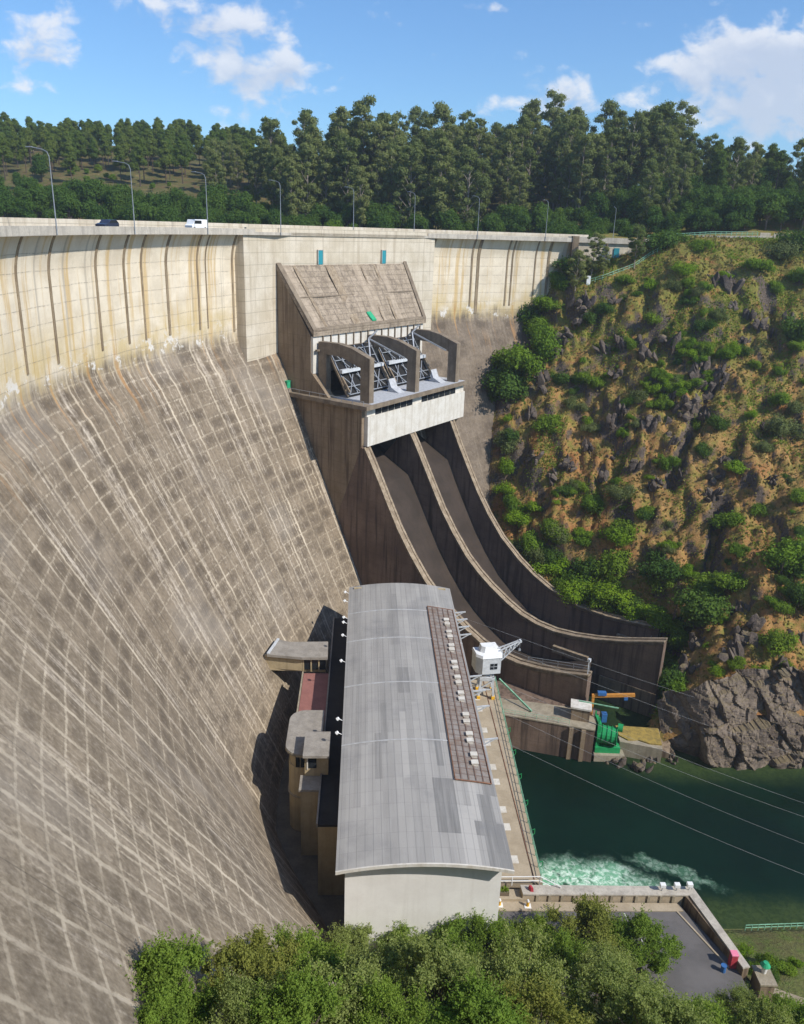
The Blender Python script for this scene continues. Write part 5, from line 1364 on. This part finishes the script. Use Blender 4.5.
scatter('bush', 74, -.60, -.16, 296, 330, .9, 1.5, 4.2)
scatter('bush', 12, -.60, -.40, 330, 400, .8, 1.3, 6)
scatter('pine', 30, -.55, -.18, 368, 408, .8, 1.0, 6)
scatter('pine', 190, -.60, -.15, 398, 480, .72, .98, 3.5)
scatter('euc', 12, -.24, -.15, 320, 400, .6, .85, 6)
scatter('euc', 150, -.17, .30, 306, 392, .7, 1.2, 3.9)
scatter('bush', 44, -.18, .30, 297, 316, .8, 1.4, 4)
scatter('euc', 44, .02, .36, 380, 420, .7, .9, 5.5)
scatter('pine', 40, .16, .42, 385, 430, .8, 1.05, 5)
scatter('pine', 66, .32, .64, 300, 440, .8, 1.1, 5)
scatter('bush', 44, .24, .62, 262, 330, .8, 1.4, 5)
for bb_, yy_, ss_ in ((-.085, 345, 1.32), (-.06, 352, 1.42), (-.035, 348, 1.25), (.03, 350, 1.35), (.075, 345, 1.2), (.13, 372, 1.25), (.155, 380, 1.35)):
    plant('euc', bb_ * yy_, yy_, back_z(bb_ * yy_, yy_) - .4, ss_)
scatter('bush', 44, .33, .64, 257, 290, .7, 1.3, 4)
scatter('euc', 24, .26, .56, 275, 340, .55, .85, 6)
scatter('bushb', 40, -.60, -.18, 335, 400, .25, .5, 3)
scatter('bush', 30, .16, .36, 258, 298, .7, 1.2, 3.5)
scatter('bush', 26, .36, .66, 256.5, 266, .5, .9, 3)
scatter('bushb', 16, -.1, .55, 296, 330, .6, 1.0, 6)

# hillside shrubs: one mesh each, leaves with a few stems
def shrub_mesh(leafm, n, size, flat=.8):
    lob = []; wood = MB()
    for i in range(random.randint(9, 14)):
        a_ = random.uniform(0, 2 * PI); d_ = random.uniform(.1, .62); r = random.uniform(.18, .42)
        x, y, z = d_ * math.cos(a_), d_ * math.sin(a_), random.uniform(.35, .95) * flat
        lob.append((x, y, z, r, r * .85)); wood.tube([(0, 0, -.4), (x * .5, y * .5, z * .5), (x, y, z)], .03, 4, .012)
    P_, nn, sz = lobes_leaves(lob, n, size, .55, .5)
    return leaf_mesh('shrub', P_, nn, sz, [leafm, 'bark'], wood)


SHRUB = {k: [shrub_mesh(l, n, s_) for _ in range(4)] for k, l, n, s_ in (('g', 'leaf_hill', 4200, .062), ('d', 'leaf_dark', 4200, .062), ('o', 'leaf_olive', 4200, .055), ('b', 'leaf_bright', 3600, .062))}
LBL = {'g': 'mid green rounded shrub on the rocky brown hillside', 'd': 'dark green rounded shrub on the rocky brown hillside', 'o': 'grey olive shrub on the rocky brown hillside', 'b': 'bright yellow green shrub on the rocky brown hillside'}
GRP = {'g': 'green shrubs on the hillside', 'd': 'dark shrubs on the hillside', 'o': 'olive shrubs on the hillside', 'b': 'bright shrubs on the hillside'}
def shrub(x, y, z, r, k, label=None):
    o_ = bpy.data.objects.new('shrub', random.choice(SHRUB[k])); COL.objects.link(o_)
    o_.location = (x, y, z - .15 * r); o_.rotation_euler = (0, 0, random.uniform(0, 2 * PI)); o_.scale = (r * random.uniform(.8, 1.25), r * random.uniform(.8, 1.25), r * random.uniform(.75, 1.2))
    if label: tag(o_, label, 'shrub')
    else: tag(o_, LBL[k], 'shrub', GRP[k])
    return o_


def cr5(x, y): return 484 + x / 2.5125, 220 + y / 2.5125
def cr6(x, y): return 340 + x / 2.365, 420 + y / 2.365
BIG = []
for (x, y, r, k) in [(95, 360, 52, 'g'), (60, 395, 40, 'd'), (150, 310, 42, 'g'), (120, 270, 40, 'g'), (90, 250, 40, 'd'), (215, 110, 30, 'd'), (185, 150, 28, 'g'), (460, 45, 42, 'd'), (545, 65, 27, 'g'), (735, 75, 36, 'o'), (690, 110, 30, 'g'),
                     (785, 60, 40, 'd'), (790, 140, 32, 'g'), (780, 290, 38, 'd'), (470, 165, 20, 'o'), (360, 150, 18, 'g'), (270, 245, 22, 'd'), (300, 220, 20, 'd'), (430, 250, 20, 'g'), (555, 265, 22, 'd'), (575, 235, 15, 'g'),
                     (365, 310, 18, 'g'), (285, 410, 18, 'g'), (245, 405, 18, 'd'), (190, 400, 25, 'd'), (160, 510, 28, 'g'), (245, 470, 17, 'o'), (740, 450, 25, 'g'), (670, 485, 17, 'b'), (755, 530, 38, 'o'), (530, 515, 25, 'g'),
                     (585, 515, 20, 'd'), (550, 575, 22, 'd'), (455, 610, 22, 'g'), (700, 570, 18, 'o'), (640, 620, 30, 'b'), (690, 725, 20, 'g'), (275, 705, 28, 'g'), (345, 770, 35, 'g'), (400, 740, 20, 'd'), (180, 780, 30, 'g'),
                     (245, 785, 18, 'b'), (340, 680, 25, 'o'), (610, 750, 28, 'g'), (125, 720, 25, 'b'), (60, 560, 34, 'o'), (265, 520, 18, 'o'), (385, 515, 16, 'o'), (440, 415, 16, 'o'), (785, 470, 24, 'o'), (640, 330, 20, 'd'),
                     (675, 365, 15, 'g'), (560, 400, 15, 'b'), (745, 380, 16, 'g'), (730, 170, 16, 'g'), (600, 140, 20, 'b'), (500, 120, 22, 'b'), (420, 170, 20, 'b'), (120, 210, 30, 'b'), (170, 210, 28, 'g'), (60, 420, 45, 'd'), (20, 440, 30, 'd')]:
    BIG.append((*cr5(x, y), r / 2.5125, k))
for (x, y, r, k) in [(595, 195, 24, 'g'), (660, 262, 32, 'b'), (510, 265, 30, 'o'), (460, 320, 25, 'o'), (570, 275, 25, 'g'), (500, 330, 24, 'd'), (545, 390, 32, 'g'), (640, 350, 40, 'g'), (655, 400, 42, 'b'), (610, 410, 38, 'g'), (755, 345, 35, 'd'),
                     (760, 390, 35, 'g'), (740, 460, 40, 'b'), (770, 480, 32, 'g'), (790, 525, 24, 'd'), (775, 620, 34, 'd'), (780, 580, 22, 'g'), (720, 215, 16, 'g'), (580, 360, 28, 'd'), (690, 440, 30, 'd')]:
    BIG.append((*cr6(x, y), r / 2.365, k))
BIG += [(505, 485, 9, 'b'), (512, 505, 9, 'g'), (520, 520, 10, 'b'), (534, 545, 12, 'g'), (548, 562, 13, 'b'), (562, 578, 13, 'g'), (585, 590, 15, 'b'), (605, 600, 14, 'g'), (625, 605, 14, 'b'), (645, 612, 13, 'b'), (510, 440, 10, 'd'), (505, 465, 9, 'b'), (715, 668, 8, 'b'), (735, 664, 8, 'g'), (760, 672, 8, 'b'), (785, 668, 9, 'g'), (725, 690, 5, 'b'), (765, 700, 5, 'b')]
BIG += [(675, 690, 13, 'g'), (700, 615, 20, 'd'), (712, 590, 16, 'g'), (735, 580, 15, 'g'), (780, 560, 22, 'g'), (775, 640, 15, 'g'), (798, 600, 15, 'd'), (742, 697, 6, 'b'), (683, 640, 14, 'g'), (668, 655, 10, 'b')]
for n_, (x, y, r, k) in enumerate(BIG):
    p_ = ray_ground(x, y + r * .55, hill_z, 90, 330)
    if p_ is None: continue
    D_ = float((p_ - CAM) @ FW)
    lab = None
    if n_ == 7: lab = 'large dark round bush just right of the abutment building'
    if n_ == 0: lab = 'biggest green bush spreading over the dam side edge of the hillside'
    shrub(p_[0], p_[1], p_[2], 1.75 * r * D_ / F, k, lab)
nb = 0; seeds_ = []
while nb < 205:
    x = random.uniform(490, 804); y = random.uniform(245, 680)
    if seeds_ and random.random() < .6:
        q_ = random.choice(seeds_); xx, yy = q_[0] + random.gauss(0, 2.2), q_[1] + random.gauss(0, 1.8); zz = hill_z(xx, yy); p_ = (xx, yy, zz) if zz > 2 else None
    else: p_ = ray_ground(x, y, hill_z, 90, 330)
    if p_ is not None: seeds_.append(p_)
    if p_ is None or p_[1] > 243: continue
    dens_ = noise.noise(Vector((p_[0] * .06, p_[1] * .06, 4.0)))
    if dens_ < random.uniform(-.4, .25): seeds_.pop(); continue
    shrub(p_[0], p_[1], p_[2], random.choice((.9, 1.2, 1.6, 2.0, 2.6, 3.2)) * random.uniform(.8, 1.2), random.choice('ggdobbg')); nb += 1
# slim young trees by the dam end
for i, (x, y, hpx) in enumerate([(591, 277, 42), (634, 268, 42), (603, 275, 28), (575, 292, 40)]):
    p_ = ray_ground(x, y, hill_z, 90, 330)
    if p_ is None: continue
    D_ = float((p_ - CAM) @ FW)
    r = dup(PROTO['euc'][i % 5], tuple(p_ - np.array([0, 0, .3])), i * 1.3, hpx * D_ / F / 28.0,
            ['slim young tree against the abutment wall, left of the turquoise door', 'slim young tree in front of the end of the abutment wall', 'small leaning young tree below the grey kiosk', 'slim young tree at the corner where the dam meets the hillside'][i])
    r['group'] = 'young trees by the dam end'; r.name = 'young_tree'
    r.scale = (r.scale[0] * 1.25, r.scale[1] * 1.25, r.scale[2])

# rocks on the hillside
def rock_mesh(seed):
    rr_ = random.Random(seed); bm = bmesh.new()
    for k in range(rr_.randint(9, 15)):
        cx, cy, cz = rr_.uniform(-.85, .85), rr_.uniform(-.75, .75), rr_.uniform(-.5, .3); a_, c_, e_ = rr_.uniform(.18, .5), rr_.uniform(.18, .5), rr_.uniform(.25, .85)
        ti = rr_.uniform(-.5, .5); vs_ = []
        for q_ in range(16):
            d_ = Vector((rr_.gauss(0, 1), rr_.gauss(0, 1), rr_.gauss(0, 1))).normalized()
            vs_.append(bm.verts.new((cx + d_.x * a_ + d_.z * e_ * ti, cy + d_.y * c_, cz + d_.z * e_)))
        g_ = bmesh.ops.convex_hull(bm, input=vs_); bmesh.ops.delete(bm, geom=[v_ for v_ in g_['geom_interior'] if isinstance(v_, bmesh.types.BMVert)], context='VERTS')
    me_ = bpy.data.meshes.new('rock'); bm.to_mesh(me_); bm.free(); me_.materials.append(mat('rock')); return me_
ROCKS = [rock_mesh(i + 1) for i in range(10)]
RK = [(*cr5(x, y), s_) for x, y, s_ in [(600, 150, 26), (635, 165, 24), (580, 145, 18), (665, 235, 22), (690, 260, 24), (650, 300, 20), (715, 280, 18), (470, 290, 30), (420, 330, 28), (395, 300, 20), (535, 400, 36), (555, 440, 34), (520, 450, 30), (560, 485, 26), (500, 470, 26), (345, 470, 26), (330, 500, 24),
                                    (420, 500, 22), (235, 205, 26), (265, 200, 24), (240, 240, 26), (195, 290, 26), (180, 330, 22), (145, 400, 26), (320, 385, 22), (345, 380, 20), (300, 315, 24), (600, 380, 24), (590, 400, 22), (725, 655, 18), (380, 610, 22), (330, 590, 20), (210, 610, 26), (170, 640, 22), (265, 570, 22), (580, 640, 26),
                                    (560, 690, 26), (480, 560, 22), (460, 520, 24), (770, 250, 24), (620, 215, 14), (330, 200, 16), (345, 300, 18), (480, 430, 24), (545, 350, 24), (610, 600, 20), (430, 660, 20), (120, 480, 20), (700, 520, 16), (130, 590, 20), (310, 640, 20), (500, 640, 22), (590, 680, 22)]]
RK += [(700, 640, 12), (745, 640, 14), (730, 655, 16), (775, 660, 14), (795, 640, 16), (690, 668, 12), (760, 625, 10), (680, 650, 9), (790, 690, 14), (740, 610, 9), (640, 768, 9), (620, 762, 8), (605, 758, 6), (650, 760, 7), (664, 745, 8), (672, 760, 7)]
for (x, y, s_) in RK:
    p_ = ray_ground(x, y + s_ * .1, hill_z, 90, 330) if y < 735 else CAM + px_ray(x, y) * ((0.2 - CAM[2]) / px_ray(x, y)[2])
    if p_ is None: continue
    D_ = float((p_ - CAM) @ FW); r = s_ * (1 / 2.5125 if y < 735 and s_ > 12.5 and x not in (745, 730, 775, 795, 790) else 1) * D_ / F * .95
    o_ = bpy.data.objects.new('rock_outcrop', random.choice(ROCKS)); COL.objects.link(o_); o_.location = p_
    o_.rotation_euler = (random.uniform(-.5, .5), random.uniform(-.5, .5), random.uniform(0, 6)); o_.scale = (r * random.uniform(.8, 1.2), r * random.uniform(.8, 1.2), r * random.uniform(1.0, 1.6))
    tag(o_, 'grey jagged rock outcrop on the dry hillside' if y < 735 else 'wet boulder at the water edge below the spillway wall', 'rock', 'rock outcrops on the hillside' if y < 735 else 'boulders at the water edge')

# dry grass tufts over the hillside (nobody could count them)
ng = 26000; gx = rng.uniform(16, 140, ng); gy = rng.uniform(134, 246, ng)
gz = np.array([hill_z(a_, c_) for a_, c_ in zip(gx, gy)]); k = gz > 0
cen = np.stack([gx, gy, gz + .22], 1)[k]; nrm = rng.normal(size=(k.sum(), 3)); nrm[:, 2] *= .3
me = leaf_mesh('grass', cen, nrm, rng.uniform(.35, .85, k.sum()), ['grass_blade'])
g_ = bpy.data.objects.new('grass', me); COL.objects.link(g_); tag(g_, 'dry yellow grass tufts over the brown hillside', 'grass', kind='stuff')

# low green scrub in patches
ng = 260000; gx = rng.uniform(16, 140, ng); gy = rng.uniform(136, 246, ng)
gn = np.array([noise.fractal(Vector((a_ * .085, c_ * .085, 8.0)), 1.0, 2.0, 4) for a_, c_ in zip(gx, gy)])
gz = np.array([hill_z(a_, c_) for a_, c_ in zip(gx, gy)]); k = (gz > 3) & (gn + (gz - 50) * .004 > rng.uniform(.08, .52, ng))
cen = np.stack([gx, gy, gz + rng.uniform(.05, .7, ng)], 1)[k]; nrm = rng.normal(size=(k.sum(), 3)) * .6; nrm[:, 2] += .5
me = leaf_mesh('scrub', cen, nrm, rng.uniform(.16, .42, k.sum()), ['leaf_hill'])
g_ = bpy.data.objects.new('scrub', me); COL.objects.link(g_); tag(g_, 'low green scrub and bracken between the shrubs of the hillside', 'scrub', kind='stuff')

# trees on the near bank, small leaves
def near_tree(leafm, n, size, h=7.0):
    root = thing('bank_tree', 'x', 'tree', (0, 0, 0)); lob = []; wood = MB()
    wood.tube([(0, 0, -1.5), (.1, .05, h * .3), (.2, .1, h * .6)], .2, 7, .08)
    for i in range(34):
        a_ = random.uniform(0, 2 * PI); e_ = random.uniform(-.4, 1.35); d_ = h * .44 * math.cos(e_) * random.uniform(.35, 1.15)
        x, y, z = d_ * math.cos(a_), d_ * math.sin(a_), h * .46 + h * .38 * math.sin(e_) * random.uniform(.75, 1.15); r = h * random.uniform(.04, .105)
        lob.append((x, y, z, r, r * .9)); wood.tube([(.1, .05, h * .28), (x * .5, y * .5, h * .35 + (z - h * .35) * .5), (x, y, z)], .07, 5, .02)
    P_, nn, sz = lobes_leaves(lob, n, size, .7, .35)
    # leafy shoots that break the outline
    m_ = n // 3; kk = rng.integers(0, len(lob), m_ // 12); base_ = np.array(lob)[kk]; dr = rng.normal(size=(len(kk), 3)); dr[:, 2] = abs(dr[:, 2]); dr /= np.linalg.norm(dr, axis=1, keepdims=True)
    tt_ = rng.uniform(.9, 2.3, (len(kk), 12)); SP = base_[:, None, :3] + dr[:, None, :] * base_[:, None, 3:4] * tt_[..., None] + rng.normal(size=(len(kk), 12, 3)) * .06
    SP = SP.reshape(-1, 3); P_ = np.r_[P_, SP]; nn = np.r_[nn, rng.normal(size=SP.shape)]; sz = np.r_[sz, size * rng.uniform(.6, 1.2, len(SP))]
    o1 = bpy.data.objects.new('crown', leaf_mesh('crown', P_, nn, sz, [leafm])); COL.objects.link(o1); o1.parent = root
    obj('trunk', wood, 'bark', root)
    return root
NEAR = {'g': [near_tree('leaf_near', 34000, .125) for _ in range(2)], 'o': [near_tree('leaf_near_olive', 34000, .115) for _ in range(2)], 'n': [near_tree('leaf_near_brown', 30000, .12)]}
def nz_(x, y): return float(near_h(np.array([x]), np.array([y]))[0])
NT_ = [(175, 985, 60, 'g', 'bright green tree against the dam face, leftmost of the bank trees'), (250, 965, 52, 'n', 'brownish green tree in front of the dam toe, right of the leftmost tree'), (300, 955, 48, 'g', None), (330, 1005, 66, 'o', None), (390, 975, 58, 'o', None),
       (455, 935, 38, 'g', 'rounded bright tree in front of the middle of the pale end wall'), (440, 995, 64, 'o', None), (520, 985, 60, 'o', None), (590, 925, 44, 'n', 'slender light tree rising over the yard parapet near the quay'), (640, 938, 37, 'g', 'dense dark green tree standing over the asphalt yard'), (620, 1000, 60, 'o', None),
       (560, 950, 42, 'g', None), (690, 1030, 44, 'g', None), (760, 1034, 42, 'o', None), (490, 945, 36, 'g', None), (350, 945, 36, 'o', None), (250, 1015, 60, 'o', None), (160, 1020, 46, 'g', None), (400, 945, 32, 'g', None), (540, 1020, 56, 'n', None), (806, 1022, 34, 'g', None), (700, 1010, 30, 'g', None), (745, 1000, 28, 'o', None), (785, 1008, 26, 'g', None), (385, 1020, 60, 'g', None), (475, 1030, 60, 'g', None), (655, 1035, 60, 'o', None), (300, 1030, 60, 'g', None), (600, 965, 38, 'o', None), (530, 935, 30, 'g', None)]
GL = {'g': 'bright green leafy tree in the thicket at the foot of the slope', 'o': 'grey olive leafy tree in the thicket at the foot of the slope', 'n': 'brownish green tree in the thicket at the foot of the slope'}
nused = set()
for (x, y, r, k, lab) in NT_:
    y += 12; r *= .9
    # aim at the crown middle, a crown of about r pixels
    best = None
    for t_ in np.arange(45, 135, .5):
        p_ = CAM + px_ray(x, y) * t_
        rr = r * t_ / F; h_ = rr / .46
        if p_[2] - h_ * .55 <= nz_(p_[0], p_[1]): best = (p_, h_); break
    if best is None: continue
    p_, h_ = best; i = random.randrange(len(NEAR[k]))
    loc = (p_[0], p_[1], p_[2] - h_ * .55)
    if (k, i) not in nused:
        nused.add((k, i)); r_ = NEAR[k][i]; r_.location = loc; r_.scale = (h_ / 7,) * 3
    else: r_ = dup(NEAR[k][i], loc, random.uniform(0, 6), (h_ / 7 * random.uniform(.8, 1.15), h_ / 7 * random.uniform(.8, 1.15), h_ / 7 * random.uniform(.95, 1.2)))
    r_['label'] = lab or GL[k]
    r_['group'] = 'trees on the near bank'
# bank bushes beyond the yard wall
for (x, y, r, k) in [(48.3, 83.0, 2.0, 'b'), (50.4, 80.0, 2.2, 'g'), (52.6, 79.4, 2.0, 'g'), (49.6, 77.6, 1.6, 'd'), (54.5, 80.5, 1.6, 'b'), (47.6, 78.8, 1.5, 'g'), (58.5, 76, 1.8, 'g'), (47.2, 86, 1.2, 'b')]:
    shrub(x, y, nz_(x, y), r, k, None)['label'] = 'leafy green bush on the grassy bank beyond the yard wall'
for o_ in list(COL.objects):
    if o_.get('label') == 'leafy green bush on the grassy bank beyond the yard wall': o_['group'] = 'bushes on the grassy bank'

# thin summer haze
b = MB(); b.box(-700, 700, -80, 900, -7, 240)
hz = obj('haze', b, 'haze'); tag(hz, kind='stuff')
# houses glimpsed among the far trees
def house(name, label, x, y, z, w, d_, h, roofm):
    t_ = thing(name, label, 'house', (x, y, z))
    b = MB(); b.box(x - w / 2, x + w / 2, y - d_ / 2, y + d_ / 2, z - 3, z + h); wl = obj('wall', b, 'house_wall', t_)
    b = MB(); b.prism([(x - w / 2 - .4, y - d_ / 2 - .4, z + h), (x + w / 2 + .4, y - d_ / 2 - .4, z + h), (x + w / 2 + .4, y + d_ / 2 + .4, z + h), (x - w / 2 - .4, y + d_ / 2 + .4, z + h)],
                      [(x - w / 2 + 1.5, y - .1, z + h + 2), (x + w / 2 - 1.5, y - .1, z + h + 2), (x + w / 2 - 1.5, y + .1, z + h + 2), (x - w / 2 + 1.5, y + .1, z + h + 2)]); obj('roof', b, roofm, t_)
    for k in range(2):
        b = MB(); xx = x - w / 4 + k * w / 2; b.box(xx - .5, xx + .5, y - d_ / 2 - .04, y - d_ / 2 + .02, z + .9, z + 2.2); obj('window', b, 'dark_glass', t_)
d = px_ray(22, 146); p_ = CAM + d * 420; house('house', 'white house with an orange roof in the trees at far left', p_[0], p_[1], p_[2] - 3, 9, 7, 4, 'terracotta')
d = px_ray(692, 190); p_ = CAM + d * 330; house('house', 'pale house half hidden in the wood above the right bank road', p_[0], p_[1], p_[2] - 3, 8, 6, 3.5, 'white_steel')
